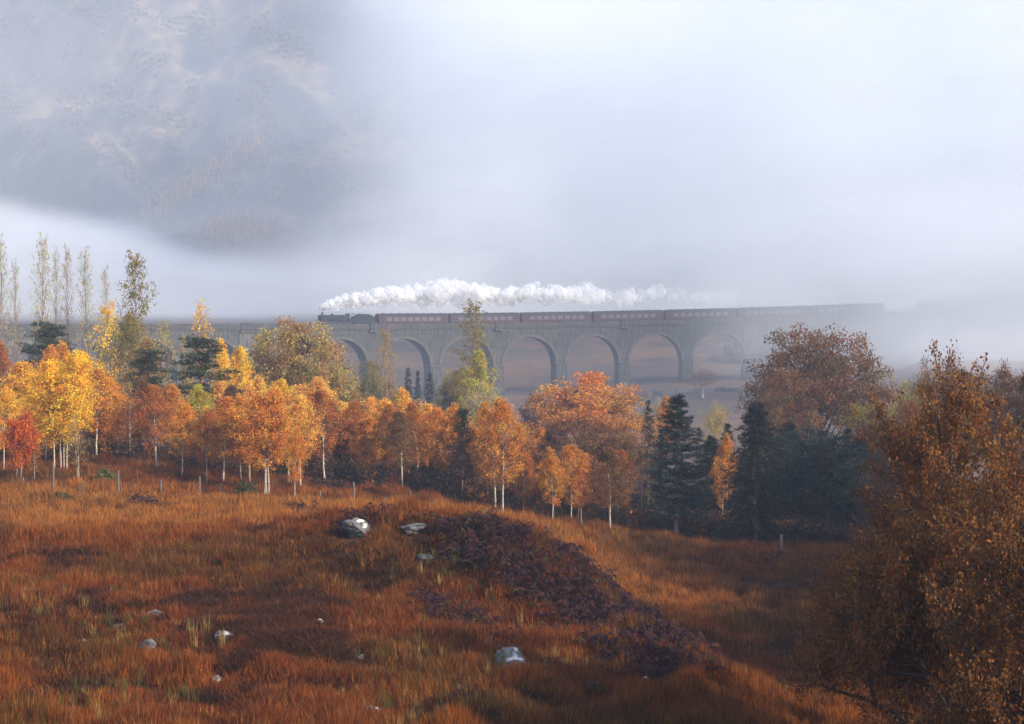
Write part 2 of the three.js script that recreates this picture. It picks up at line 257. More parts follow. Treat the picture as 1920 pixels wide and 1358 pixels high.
function coach(L) {
  const t = new THREE.Group();
  // body section: straight sides, turned-under, elliptical roof
  const s = new THREE.Shape(); s.moveTo(-1.32, 1.0); s.lineTo(-1.40, 1.5); s.lineTo(-1.40, 2.85); s.lineTo(-1.32, 3.1); s.lineTo(1.32, 3.1); s.lineTo(1.40, 2.85); s.lineTo(1.40, 1.5); s.lineTo(1.32, 1.0); s.closePath();
  const g = new THREE.ExtrudeGeometry(s, { depth: L, bevelEnabled: false }); g.rotateY(Math.PI / 2); g.translate(-L / 2, 0, 0); mesh('body', g, maroon, t);
  const r = new THREE.Shape(); r.moveTo(-1.36, 3.08); r.quadraticCurveTo(-1.2, 3.72, 0, 3.84); r.quadraticCurveTo(1.2, 3.72, 1.36, 3.08); r.closePath();
  const rg = new THREE.ExtrudeGeometry(r, { depth: L + .1, bevelEnabled: false, curveSegments: 10 }); rg.rotateY(Math.PI / 2); rg.translate(-L / 2 - .05, 0, 0); const roof = mesh('roof', rg, roofGrey, t);
  const vg = []; for (let x = -L / 2 + 1.6; x < L / 2 - 1; x += 2.3) vg.push(flat(rbox(.35, .18, .3, x, 3.86, 0))); mesh('ventilator', mergeGeometries(vg), roofGrey, roof);
  for (const sd of [1, -1]) {
    for (let i = 0; i < 8; i++) { const x = -L / 2 + 2.9 + i * (L - 5.8) / 7, w = mesh('window', rbox(1.25, .82, .05, x, 2.32, sd * 1.40, .02), glassMat, t); mesh('frame', rbox(1.42, .98, .03, x, 2.32, sd * 1.398, .01), cream, w); }
    for (const x of [-L / 2 + 1.2, L / 2 - 1.2]) mesh('door', rbox(.72, 1.9, .05, x, 2.02, sd * 1.41, .02), maroon, t);
    mesh('waistline', rbox(L - .2, .07, .03, 0, 1.78, sd * 1.41, .01), cream, t);
  }
  for (const e of [-1, 1]) { mesh('gangway', rbox(.5, 2.6, 1.1, e * (L / 2 + .2), 2.3, 0, .05), black, t); const bg = [flat(rbox(3.2, .35, 2.0, e * (L / 2 - 3.4), .75, 0))]; const b = mesh('bogie', mergeGeometries(bg), black, t); for (const s of [1, -1]) for (const x of [-1.2, 1.2]) { const w = mesh('wheel', mv(cyl(.46, .13, 'z', 18), e * (L / 2 - 3.4) + x, .46, s * .74), steel, b); } }
  mesh('underframe', rbox(L - .6, .3, 2.3, 0, .95, 0), black, t);
  return t;
}
{
  const L = 19.6, proto = coach(L), say = ['first maroon coach, coupled behind the tender', 'second maroon coach, half behind the tall poplar', 'third maroon coach, right of the tall poplar', 'fourth maroon coach, under the thinning steam', 'fifth maroon coach, fading into the mist', 'sixth maroon coach, barely seen through the mist', 'last maroon coach, lost in the thickest mist at the right end'];
  for (let i = 0; i < 7; i++) { const c = i ? proto.clone() : proto; c.name = numbered('railway_coach'); tag(c, say[i], 'railway coach', 'coaches of the steam train'); scene.add(c); vehicle(c, K0 + (17.7 + L / 2 + i * (L + .75)) * PERM); }
}
// ---------------------------------------------------------------- steam: a rope of soft puffs trailing back along the train
{
  const R = rng(77), S = new Soup(), base = mergeVertices(new THREE.IcosahedronGeometry(1, 2).deleteAttribute('uv').deleteAttribute('normal')), bp = base.attributes.position, bi = base.index.array, al = [];
  const topP = [[598, 574], [612, 562], [640, 552], [700, 541], [760, 531], [845, 518], [880, 529], [920, 536], [960, 536], [1000, 523], [1040, 534], [1070, 534], [1112, 529], [1150, 545], [1195, 546], [1232, 520], [1265, 540], [1320, 542], [1400, 538]];
  const botP = [[598, 583], [620, 585], [700, 580], [800, 579], [900, 577], [1000, 575], [1130, 575], [1400, 572]];
  const dens = [[598, .36], [780, .30], [900, .27], [1000, .23], [1080, .15], [1130, .10], [1200, .06], [1300, .03], [1400, .006]];
  const N = 460;
  for (let n = 0; n < N; n++) {
    const q = 602 + 790 * Math.pow(n / N, 1.5); if (q > 1120 ? n % 4 : q > 970 ? n % 2 : 0) continue; const k = pl(q, [[598, -5.3], [1400, 1.45]]), P = arc(k), d = -P.z, x = atX(q, d);
    const T = atY(pl(q, topP), d), B = atY(pl(q, botP) - 3 * (noise(q * .045, 4) + .5 * noise(q * .12, 8)) * sm(610, 660, q), d), r = lerp(.6, 1.35, sm(600, 800, q)) * (.5 + .9 * R()) * lerp(1, 1.45, sm(960, 1120, q)), f = Math.pow(R(), .8);
    const y = lerp(B + r * .8, T - r, f), z = P.z + (R() - .5) * Math.min(7, (T - B) * .9), a = Math.min(.5, pl(q, dens) * (q > 1120 ? 2.2 : q > 970 ? 1.5 : 1)) * (f < .3 ? .6 : 1), o = S.p.length / 3, s1 = R() * 50;
    for (let i = 0; i < bp.count; i++) { const X = bp.getX(i), Y = bp.getY(i), Z = bp.getZ(i), w = r * (1 + .6 * noise(X * 1.3 + s1, Y * 1.3, Z * 1.3) + .35 * noise(X * 3 + s1, Y * 3, Z * 3)); S.v(x + X * w, y + Y * w, z + Z * w); al.push(1, 1, 1, clamp(a * (1 + .9 * noise(X * 2, Y * 2 + s1, Z * 2)), 0, 1)); }
    for (let i = 0; i < bi.length; i += 3) S.tri(o + bi[i], o + bi[i + 1], o + bi[i + 2]);
  }
  const g = S.build(); g.setAttribute('color', new THREE.Float32BufferAttribute(al, 4));
  tag(mesh('steam_plume', g, new THREE.MeshPhysicalMaterial({ color: rgb(.96, .96, .96), roughness: 1, transmission: .5, thickness: 0, transparent: true, depthWrite: false, vertexColors: true, specularIntensity: 0 })), 'white billowing steam trailing back from the engine chimney over the coaches', 'steam');
}
// ---------------------------------------------------------------- mist: banks made of many thin veils through their depth
function mistBank(name, label, d0, d1, n, x0, x1, y0, y1, tau, seed, color, group) {
  const S = new Soup(), al = [], NX = 110, NY = 64;
  for (let k = 0; k < n; k++) {
    const o = S.p.length / 3, dk = lerp(d0, d1, n > 1 ? k / (n - 1) : 0);
    for (let j = 0; j <= NY; j++) for (let i = 0; i <= NX; i++) {
      const x = lerp(x0, x1, i / NX) * (dk / d0), y = lerp(y0, y1, (j / NY) ** 1.6), z = -dk + 16 * noise(x * .009 + k * 7, y * .012, seed + k) + x * .05;
      let t = tau(x, y, -z, k) / n; t *= clamp(1 + 1.7 * fbm(x * .010 + k * 3.1, y * .020, seed + k * 1.7, 5), .1, 2.4);
      const e = sm(0, .06, i / NX) * sm(0, .06, 1 - i / NX) * sm(0, .05, 1 - j / NY); t *= e;
      S.v(x, y, z); al.push(1, 1, 1, 1 - Math.exp(-Math.max(0, t)));
    }
    for (let j = 0; j < NY; j++) for (let i = 0; i < NX; i++) { const a = o + j * (NX + 1) + i; S.quad(a, a + 1, a + NX + 2, a + NX + 1); }
  }
  const g = S.build(); g.setAttribute('color', new THREE.Float32BufferAttribute(al, 4));
  const m = mesh(name, g, new THREE.MeshPhysicalMaterial({ color, roughness: 1, transmission: .5, thickness: 0, transparent: true, depthWrite: false, vertexColors: true, side: THREE.DoubleSide, specularIntensity: 0 }));
  return tag(m, label, 'mist', group, 'stuff');
}
const MIST = rgb(.91, .955, 1.0), REF = 660;
{
  // hill mist: hides the fellside behind the viaduct, lies low on the left and climbs to the right; x, y in metres at about 660 m
  const low = [[-250, 392], [0, 388], [120, 398], [250, 428], [340, 462], [430, 486], [520, 485], [600, 470], [700, 430], [900, 330], [2300, 250]];
  mistBank('mist_bank', 'pale mist lying low on the left before the mountain and rising over the hillside to the right', 575, 730, 5, -240, 320, -6, 185, (x, y, d, k) => {
    const px = x / REF * F + 960, py = HORIZON - y / REF * F;
    const up = sm(611, 584, py);                                                    // begins above the viaduct
    const topY = pl(px, low) + 46 * fbm(x * .022 + k * 5, 3 + k, 2, 3), soft = lerp(38, 170, sm(430, 760, px)), lowBank = 2.6 * sm(topY - soft * .35, topY + soft, py) * up;
    const edge = px + 130 * fbm(x * .014 + k * 3, y * .018, 7, 3) - spl(py, [[0, 700], [150, 760], [300, 800], [420, 780]]), rightBank = 3.6 * sm(-190, 260, edge) * sm(598 - 40 * sm(1250, 1700, px), 420, py);
    const fade = 1 - .75 * sm(1250, 1800, px) * sm(420, 560, py);
    return Math.max(0, Math.max(lowBank, rightBank) * fade + .52 * up);
  }, 3, MIST);
  // valley mist: thin air over the viaduct, thickening to the right until the arches are lost
  mistBank('mist_bank', 'thin bluish mist drifting over the right end of the viaduct and swallowing its last arches', 405, 455, 2, -20, 230, -26, 60, (x, y, d) => {
    const px = x / d * F + 960, py = HORIZON - y / d * F;
    return (1.0 * sm(1230, 1680, px) + .5 * sm(1560, 1760, px)) * sm(745, 640, py) * sm(300, 430, py) + .0;
  }, 21, MIST);
}
// ---------------------------------------------------------------- trees: trunk, limbs and a crown of separate leaves
const barkBirch = tex(128, 256, (u, v) => { const n = tileNoise(u, v, 6, 2), l = tileNoise(u * 1, v, 30, 7) + .8 * tileNoise(u, v, 5, 4), d = l > .42 ? .25 : 1; const s = (.78 + .25 * n) * d; return [s, s * .96, s * .90]; }, true);
const birchBark = mat(rgb(.80, .76, .68), { map: barkBirch }), darkBark = mat(rgb(.040, .028, .022)), greyBark = mat(rgb(.24, .20, .16)), pineBark = mat(rgb(.16, .085, .05)), twigMat = mat(rgb(.13, .075, .055));
const LEAF = {};
function leafMat(key, r, g, b, tr = .35) { return LEAF[key] ??= new THREE.MeshPhysicalMaterial({ color: rgb(r, g, b), roughness: .85, transmission: tr, thickness: 0, vertexColors: true, side: THREE.DoubleSide, specularIntensity: .25 }); }
const HUES = {
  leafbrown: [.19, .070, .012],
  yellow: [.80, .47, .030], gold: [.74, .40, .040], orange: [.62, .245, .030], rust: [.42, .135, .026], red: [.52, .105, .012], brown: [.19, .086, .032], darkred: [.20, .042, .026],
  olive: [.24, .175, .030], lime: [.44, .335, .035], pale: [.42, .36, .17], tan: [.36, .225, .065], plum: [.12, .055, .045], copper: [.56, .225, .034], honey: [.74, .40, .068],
};
const hue = (k) => leafMat(k, ...HUES[k]);
const needle = { pine: leafMat('pine', .052, .064, .028, .15), spruce: leafMat('spruce', .026, .044, .034, .12), dark: leafMat('dark', .018, .030, .027, .1), bluegreen: leafMat('bluegreen', .030, .055, .048, .12) };
function gauss(R) { return (R() + R() + R() + R() - 2) * 1.0; }
function leaf(S, x, y, z, s, R, k) {
  const a = R() * 6.283, b = Math.acos(2 * R() - 1), nx = Math.sin(b) * Math.cos(a), ny = Math.cos(b), nz = Math.sin(b) * Math.sin(a), c = R() * 6.283;
  let ux = -ny, uy = nx, uz = 0; const l = Math.hypot(ux, uy) || 1; ux /= l; uy /= l; const vx = ny * uz - nz * uy, vy = nz * ux - nx * uz, vz = nx * uy - ny * ux, C = Math.cos(c), D = Math.sin(c);
  const px = (ux * C + vx * D) * s, py = (uy * C + vy * D) * s, pz = (uz * C + vz * D) * s, qx = (-ux * D + vx * C) * s * .62, qy = (-uy * D + vy * C) * s * .62, qz = (-uz * D + vz * C) * s * .62;
  const col = [k[0], k[1], k[2]];
  const i = S.v(x - px, y - py, z - pz, col); S.v(x + qx, y + qy, z + qz, col); S.v(x + px, y + py, z + pz, col); S.v(x - qx, y - qy, z - qz, col); S.quad(i, i + 1, i + 2, i + 3);
}
function tint(R, spread, m = 1, warm = 0) { const b = m * (1 - spread / 2 + spread * R()), h = (R() - .5) * .35 + warm; return [b * (1 - Math.max(0, h) * .2), b * (1 + h), b * (1 + h * .6)]; }
const bend = (a, b, up, n = 4) => { const o = []; for (let i = 0; i <= n; i++) { const t = i / n; o.push(V(lerp(a.x, b.x, t), lerp(a.y, b.y, t) + up * Math.sin(t * Math.PI), lerp(a.z, b.z, t))); } return o; };

// birch-like: slender stems, ascending branches that droop at the ends. Nominal 10 m tall
function birchGeo(seed, o = {}) {
  const { H = 10, W = 4.2, stems = 1, base = .30, nb = 66, tw = 7, lv = 24, size = .064, narrow = .9, up = 1.0, r0 = .072, spread = .6, leaning = .1, mix = .5 } = o;
  const R = rng(seed), T = new Soup(), B = new Soup(), L = new Soup();
  for (let s = 0; s < stems; s++) {
    const a0 = R() * 6.28, off = stems > 1 ? .18 + .2 * R() : 0, ln = leaning * (R() + (stems > 1 ? 1.2 : .3)) * H * .6, hs = H * (s ? .78 + .2 * R() : 1);
    const st = []; for (let i = 0; i <= 10; i++) { const t = i / 10; st.push(V(Math.cos(a0) * (off + ln * t * t * .7) + .12 * noise(t * 4 + s * 9 + seed, 1), t * hs, Math.sin(a0) * (off + ln * t * t * .7) + .12 * noise(t * 4, s + seed, 5))); }
    const rs = r0 * (stems > 1 ? .75 : 1) * (s ? .6 + .3 * R() : 1); T.tube(st, (t) => rs * Math.pow(1 - t, .75) * (1 + .5 * Math.exp(-t * 30)) + .012, 7);
    const at = (t) => { const f = clamp(t, 0, .999) * 10, i = Math.floor(f); return st[i].clone().lerp(st[i + 1], f - i); };
    const n = Math.round(nb / Math.sqrt(stems));
    for (let i = 0; i < n; i++) {
      const t = lerp(base, .985, Math.pow((i + R()) / n, .85)), u = (t - base) / (1 - base), env = Math.pow(u < .3 ? .45 + 1.83 * u : 1 - (u - .3) / .74, narrow), az = i * 2.4 + R() * 1.2 + seed;
      const len = W / 2 * env * (.7 + .5 * R()) / (stems > 1 ? 1.25 : 1), p = at(t), e = p.clone().add(V(Math.cos(az) * len, len * up * (.5 + R()) , Math.sin(az) * len));
      const br = bend(p, e, len * .16); B.tube(br, (q) => .030 * (1 - q * .8) * (.4 + env), 3);
      const wm = (R() - .5) * mix;
      for (let k = 0; k < tw; k++) {
        const f = .25 + .75 * (k + R()) / tw, b = br[Math.min(4, Math.floor(f * 4.99))], tl = (.22 + .3 * R()) * len * .8 + .15, ta = az + (R() - .5) * 2.6, dr = -1.0 + R() * 1.3;
        const q = b.clone().add(V(Math.cos(ta) * tl, tl * dr, Math.sin(ta) * tl));
        if (R() < .6) B.tube([b, q], (g) => .010 * (1 - g * .6), 3);
        const nl = lv * (.5 + R()), kb = .7 + .6 * R();
        for (let j = 0; j < nl; j++) { const g = R() * 1.15; leaf(L, lerp(b.x, q.x, g) + gauss(R) * .22, lerp(b.y, q.y, g) + gauss(R) * .26 - .08, lerp(b.z, q.z, g) + gauss(R) * .22, size * (.6 + .8 * R()), R, tint(R, .7 * spread, kb, wm)); }
      }
    }
  }
  return { trunk: T.build(), limb: B.build(), crown: L.build() };
}
// broad crown: limbs forking into clumps of leaves. Nominal 12 m tall and 10 m wide
function broadGeo(seed, o = {}) {
  const { H = 12, W = 10, base = .22, clumps = 170, lv = 150, size = .095, cr = .95, lobes = null, r0 = .32, bare = 0, low = .1 } = o;
  const R = rng(seed), T = new Soup(), B = new Soup(), L = new Soup();
  const st = []; for (let i = 0; i <= 6; i++) { const t = i / 6; st.push(V(.35 * noise(t * 2 + seed, 2), t * H * .62, .35 * noise(t * 2, seed + 4))); }
  T.tube(st, (t) => r0 * (1 - t * .75) * (1 + .6 * Math.exp(-t * 14)), 9);
  const limbs = []; for (let i = 0; i < 11; i++) { const t = .3 + .65 * (i + R()) / 11, p = st[Math.floor(t * 5.99)], az = i * 2.4 + R(), len = W * .28 * (1 - t * .35), e = p.clone().add(V(Math.cos(az) * len, H * (.12 + .2 * R()), Math.sin(az) * len)), b = bend(p, e, .35); B.tube(b, (q) => .14 * (1 - q * .75), 5); limbs.push(...b.slice(1)); }
  for (let i = 0; i < clumps; i++) {
    let c;
    for (let tries = 0; tries < 40; tries++) {
      const az = R() * 6.283, ph = Math.acos(lerp(1, -.55, R())), rr = Math.pow(R(), .36); c = V(Math.cos(az) * Math.sin(ph) * rr, Math.cos(ph) * rr, Math.sin(az) * Math.sin(ph) * rr);
      const bump = 1 + .22 * noise(c.x * 2.2 + seed, c.y * 2.2, c.z * 2.2); c.set(c.x * W / 2 * bump, lerp(base, 1, .5) * H + c.y * H * (1 - base) / 2 * bump, c.z * W / 2 * bump);
      if (!lobes || lobes(c)) break;
    }
    let near = limbs[0], bd = 1e9; for (const l of limbs) { const d = l.distanceToSquared(c) + (l.y > c.y ? 3 : 0); if (d < bd) { bd = d; near = l; } }
    B.tube(bend(near, c, .15, 3), (q) => .045 * (1 - q * .7), 4);
    const kb = .72 + .5 * R(), wm = (R() - .5) * .5, rad = cr * (.65 + .7 * R()), n = lv * (.6 + .8 * R()) * (R() < bare ? .15 : 1);
    for (let k = 0; k < 4; k++) { const q = c.clone().add(V(gauss(R) * rad, gauss(R) * rad * .6 + .2, gauss(R) * rad)); B.tube([c, q], (g) => .014 * (1 - g * .6), 3); }
    for (let j = 0; j < n; j++) { const a = R() * 6.283, h = R() * 2 - 1, q = Math.sqrt(1 - h * h), s = rad * Math.pow(R(), .45); leaf(L, c.x + Math.cos(a) * q * s * 1.15, c.y + h * s * .62 + .1, c.z + Math.sin(a) * q * s * 1.15, size * (.6 + .8 * R()), R, tint(R, .45, kb, wm)); }
  }
  return { trunk: T.build(), limb: B.build(), crown: L.build() };
}
function tuft(S, x, y, z, s, n, R, k, upw = .5) { // a spray of needles
  for (let i = 0; i < n; i++) {
    const a = R() * 6.283, e = (R() - .35) * 1.5 * upw + .3, dx = Math.cos(a) * Math.cos(e), dy = Math.sin(e), dz = Math.sin(a) * Math.cos(e), w = s * .10, l = s * (.7 + .6 * R()), px = -dz * w, pz = dx * w;
    const j = S.v(x - px, y, z - pz, k); S.v(x + px, y + w * .5, z + pz, k); S.v(x + dx * l, y + dy * l, z + dz * l, k); S.tri(j, j + 1, j + 2);
  }
}
// Scots pine: bare lower trunk, flattened plates of needles. Nominal 11 m
function pineGeo(seed, o = {}) {
  const { H = 11, W = 6, base = .42, plates = 46, per = 46, size = .34, narrow = .5, r0 = .17 } = o;
  const R = rng(seed), T = new Soup(), B = new Soup(), L = new Soup(), st = [];
  for (let i = 0; i <= 8; i++) { const t = i / 8; st.push(V(.3 * noise(t * 2.5 + seed, 3), t * H * .97, .3 * noise(t * 2.5, seed + 1))); }
  T.tube(st, (t) => r0 * (1 - t * .85), 8);
  for (let i = 0; i < plates; i++) {
    const t = lerp(base, 1, Math.pow((i + R()) / plates, .9)), u = (t - base) / (1 - base), env = Math.pow(Math.max(.05, 1 - u), narrow) * (u < .12 ? .75 : 1), az = i * 2.4 + R(), len = W / 2 * env * (.45 + .65 * R()), p = st[Math.min(8, Math.floor(t * 8))].clone(); p.y = t * H * .96;
    const c = p.clone().add(V(Math.cos(az) * len, len * (.12 + .25 * R()), Math.sin(az) * len)); B.tube(bend(p, c, -.12, 3), (q) => .05 * (1 - q * .7), 4);
    const kb = .7 + .6 * R(), rad = (.45 + .55 * R()) * (W / 6), n = per * (.6 + .8 * R());
    for (let j = 0; j < n; j++) { const a = R() * 6.283, s = rad * Math.sqrt(R()); const k = tint(R, .5, kb); tuft(L, c.x + Math.cos(a) * s * 1.2, c.y + (R() - .3) * rad * .55 * (1.1 - s / rad), c.z + Math.sin(a) * s * 1.2, size * (.6 + .6 * R()), 8, R, k, .9); }
    for (let j = 0; j < n * .35; j++) { const g = .35 + .65 * R(); tuft(L, lerp(p.x, c.x, g) + gauss(R) * .2, lerp(p.y, c.y, g) + gauss(R) * .16, lerp(p.z, c.z, g) + gauss(R) * .2, size * .8, 6, R, tint(R, .5, kb * .9), .8); }
  }
  return { trunk: T.build(), limb: B.build(), crown: L.build() };
}
// spruce-like: whorls of drooping boughs in a cone. Nominal 12 m
function spruceGeo(seed, o = {}) {
  const { H = 12, W = 5.2, base = .08, levels = 30, per = 8, size = .26, narrow = .85, sprays = 15, droop = .35, gap = .1, r0 = .17 } = o;
  const R = rng(seed), T = new Soup(), B = new Soup(), L = new Soup(); T.tube([V(0, 0, 0), V(.05, H * .4, 0), V(0, H * .98, .03)], [r0, r0 * .6, .02], 8);
  for (let l = 0; l < levels; l++) {
    const tl = clamp((l + .2 + .5 * R()) / levels, 0, 1), env0 = 0, t = lerp(base, .985, Math.pow(tl, .9)), env = Math.pow(1 - (t - base) / (1 - base), narrow);
    for (let k = 0; k < per; k++) {
      if (R() < gap) continue;
      const az = k / per * 6.283 + l * .7 + R() * .6, len = (W / 2 * env + .12) * (.65 + .55 * R()), p = V(0, t * H + (R() - .5) * .7, 0), e = V(Math.cos(az) * len, t * H - len * droop * (.3 + 1.4 * R()) + len * .35 * R(), Math.sin(az) * len), b = bend(p, e, -len * .06, 3); B.tube(b, (q) => .028 * (1 - q * .7) * (.4 + env), 3);
      const kb = .65 + .7 * R(), n = Math.round(Math.max(4, sprays * (.4 + len / (W / 2))));
      for (let j = 0; j < n; j++) { const g = .15 + .85 * (j + R()) / n, f = Math.min(2.99, g * 2.99), a = b[Math.floor(f)], c = b[Math.floor(f) + 1], w = f % 1, sw = (1 - g * .6) * len * .32; tuft(L, lerp(a.x, c.x, w) - Math.sin(az) * (R() - .5) * sw, lerp(a.y, c.y, w) + gauss(R) * .12, lerp(a.z, c.z, w) + Math.cos(az) * (R() - .5) * sw, size * (.6 + .7 * R()), 7, R, tint(R, .5, kb), .55); }
    }
  }
  return { trunk: T.build(), limb: B.build(), crown: L.build() };
}
// a wide open tree close by: recursive branching with leaves on the twigs
function branchyGeo(seed, o = {}) {
  const { H = 8.5, W = 8, size = .031, lv = 21, depth = 6, r0 = .17, dense = 1 } = o;
  const R = rng(seed), T = new Soup(), B = new Soup(), L = new Soup();
  const grow = (p, dir, len, r, d) => {
    const n = 3, pts = [p.clone()]; let q = p.clone(), v = dir.clone();
    for (let i = 0; i < n; i++) { v.add(V((R() - .5) * .5, (R() - .38) * .36, (R() - .5) * .5)).normalize(); q = q.clone().addScaledVector(v, len / n); pts.push(q); }
    (d >= depth - 1 ? T : B).tube(pts, (t) => r * (1 - t * .38), d > 3 ? 7 : d > 1 ? 4 : 3);
    if (d <= 2) { const kb = .7 + .6 * R(), wm = (R() - .5) * .4, m = lv * (d === 0 ? 1.3 : d === 1 ? .9 : .4) * dense * (.5 + R()); for (let j = 0; j < m; j++) { const a = pts[1 + Math.floor(R() * 3)]; leaf(L, a.x + gauss(R) * .11, a.y + gauss(R) * .11, a.z + gauss(R) * .11, size * (.6 + .8 * R()), R, tint(R, .6, kb, wm)); } }
    if (d === 0) return;
    const c = d >= depth - 1 ? 5 : 3 + (R() < .45 ? 1 : 0);
    for (let k = 0; k < c; k++) {
      const f = k === 0 ? 3 : 1 + Math.floor(R() * 2.99), w = v.clone(), ax = V(R() - .5, R() - .5, R() - .5).cross(w).normalize(); w.applyAxisAngle(ax, (k === 0 ? .25 : .55 + .55 * R()) * (d >= depth - 1 ? 1.1 : 1)); w.x *= W / H * 1.05; w.z *= W / H * 1.05; w.y += .06; w.normalize();
      grow(pts[f], w, len * (.62 + .22 * R()), r * (k === 0 ? .68 : .5), d - 1);
    }
  };
  grow(V(0, 0, 0), V(.05, 1, .05), H * .24, r0, depth);
  return { trunk: T.build(), limb: B.build(), crown: L.build() };
}
const bushGeo = (seed, needles, W = 1.2, H = .8, n = 420, size = .07) => {
  const R = rng(seed), S = new Soup(), B = new Soup();
  for (let i = 0; i < n; i++) { const a = R() * 6.283, e = R(), r = Math.pow(R(), .35), x = Math.cos(a) * Math.sqrt(1 - e * e) * r * W / 2, z = Math.sin(a) * Math.sqrt(1 - e * e) * r * W / 2, y = e * r * H * (1 + .3 * noise(x * 3 + seed, z * 3)), k = tint(R, .6, .7 + .5 * R()); if (needles) tuft(S, x, y, z, size * 1.8, 7, R, k, 1.2); else for (let j = 0; j < 4; j++) leaf(S, x + gauss(R) * .06, y + gauss(R) * .06, z + gauss(R) * .06, size * (.6 + .6 * R()), R, k); if (R() < .12) B.tube([V(x * .1, 0, z * .1), V(x, y, z)], (g) => .012 * (1 - g * .5), 3); }
  return { stem: B.build(), foliage: S.build() };
};
const woodEdge = (x) => spl(x, [[-34, 106], [-14, 101], [-6, 100], [0, 97], [6, 94], [14, 94], [30, 95]]);   // where the wood begins
function hit(px, py) { // the place on the moor seen at a pixel of the photograph
  let a = 30; for (let d = 34; d < 150; d += .4) { const x = atX(px, d); if (height(x, -d) >= atY(py, d)) { let lo = a, hi = d; for (let i = 0; i < 12; i++) { const m = (lo + hi) / 2; height(atX(px, m), -m) >= atY(py, m) ? hi = m : lo = m; } return V(atX(px, hi), height(atX(px, hi), -hi), -hi); } a = d; }
  return null;
}
const PROTO = {};
function proto(key, make, H, W, bark, limbMat) { PROTO[key] = { ...make, H, W, bark, limbMat: limbMat ?? bark }; }
for (let i = 0; i < 6; i++) proto('birch' + i, birchGeo(11 + i * 7, { leaning: .08 + .03 * (i % 3), narrow: .95 + .14 * (i % 3), W: 4.2 }), 10, 4.2, birchBark, twigMat);
for (let i = 0; i < 3; i++) proto('twin' + i, birchGeo(71 + i * 5, { stems: 2 + i % 2, leaning: .16, nb: 84, W: 5, base: .30 }), 10, 5, birchBark, twigMat);
proto('clump0', birchGeo(95, { stems: 4, leaning: .17, nb: 130, W: 6, base: .28, lv: 24 }), 10, 6, birchBark, twigMat);
for (let i = 0; i < 2; i++) proto('sparse' + i, birchGeo(120 + i * 3, { lv: 4, stems: 1 + i, base: .25, W: 4.4, nb: 40 }), 10, 4.4, birchBark, twigMat);
for (let i = 0; i < 3; i++) proto('poplar' + i, birchGeo(140 + i * 9, { H: 18, W: 4.4, base: .22, nb: 70, tw: 6, lv: [3, 5, 9][i], size: .095, up: 1.25, narrow: .55, r0: .16, leaning: .02 }), 18, 4.4, greyBark, twigMat);
proto('rowan', birchGeo(180, { H: 5, W: 3.4, base: .32, stems: 3, nb: 40, lv: 16, size: .075, leaning: .2, r0: .07 }), 5, 3.4, greyBark, twigMat);
for (let i = 0; i < 3; i++) proto('broad' + i, broadGeo(201 + i * 13, {}), 12, 10, darkBark);
proto('oak', broadGeo(260, { W: 13, H: 12, clumps: 280, lv: 140, cr: 1.0, bare: .04, lobes: (c) => !(Math.abs(c.x - 2.2) < .9 && c.y > 8.5) }), 12, 13, darkBark);
proto('thin', broadGeo(290, { clumps: 110, lv: 45, W: 8, H: 10, size: .085 }), 10, 8, greyBark, twigMat);
for (let i = 0; i < 3; i++) proto('pine' + i, pineGeo(301 + i * 11, { W: 6.4, base: i == 2 ? .34 : .42 }), 11, 6.4, pineBark);
proto('talltpine', pineGeo(340, { W: 4.2, H: 11, base: .3, plates: 60, per: 34, narrow: .8 }), 11, 4.2, birchBark, pineBark);
for (let i = 0; i < 2; i++) proto('spruce' + i, spruceGeo(401 + i * 17, { narrow: .8 - i * .2, W: 5.2 }), 12, 5.2, pineBark);
proto('bigpine', spruceGeo(450, { H: 12, W: 6, base: .16, levels: 26, per: 9, sprays: 26, size: .34, droop: .12, narrow: .55, gap: .16, r0: .2 }), 12, 6, greyBark, pineBark);
proto('darkbig', spruceGeo(470, { H: 12, W: 7, base: .14, levels: 28, per: 10, sprays: 26, size: .34, droop: .7, narrow: .5, gap: .06, r0: .2 }), 12, 7, greyBark, pineBark);
proto('near0', branchyGeo(501, {}), 7.2, 7.4, darkBark);
proto('near1', branchyGeo(523, { W: 9, lv: 10 }), 7.2, 7.4, darkBark);
for (const k in PROTO) if (k.startsWith('near')) { const b = new THREE.Box3(); for (const n of ['trunk', 'limb', 'crown']) { PROTO[k][n].computeBoundingBox(); b.union(PROTO[k][n].boundingBox); } PROTO[k].H = b.max.y; PROTO[k].W = (b.max.x - b.min.x) * .9; }

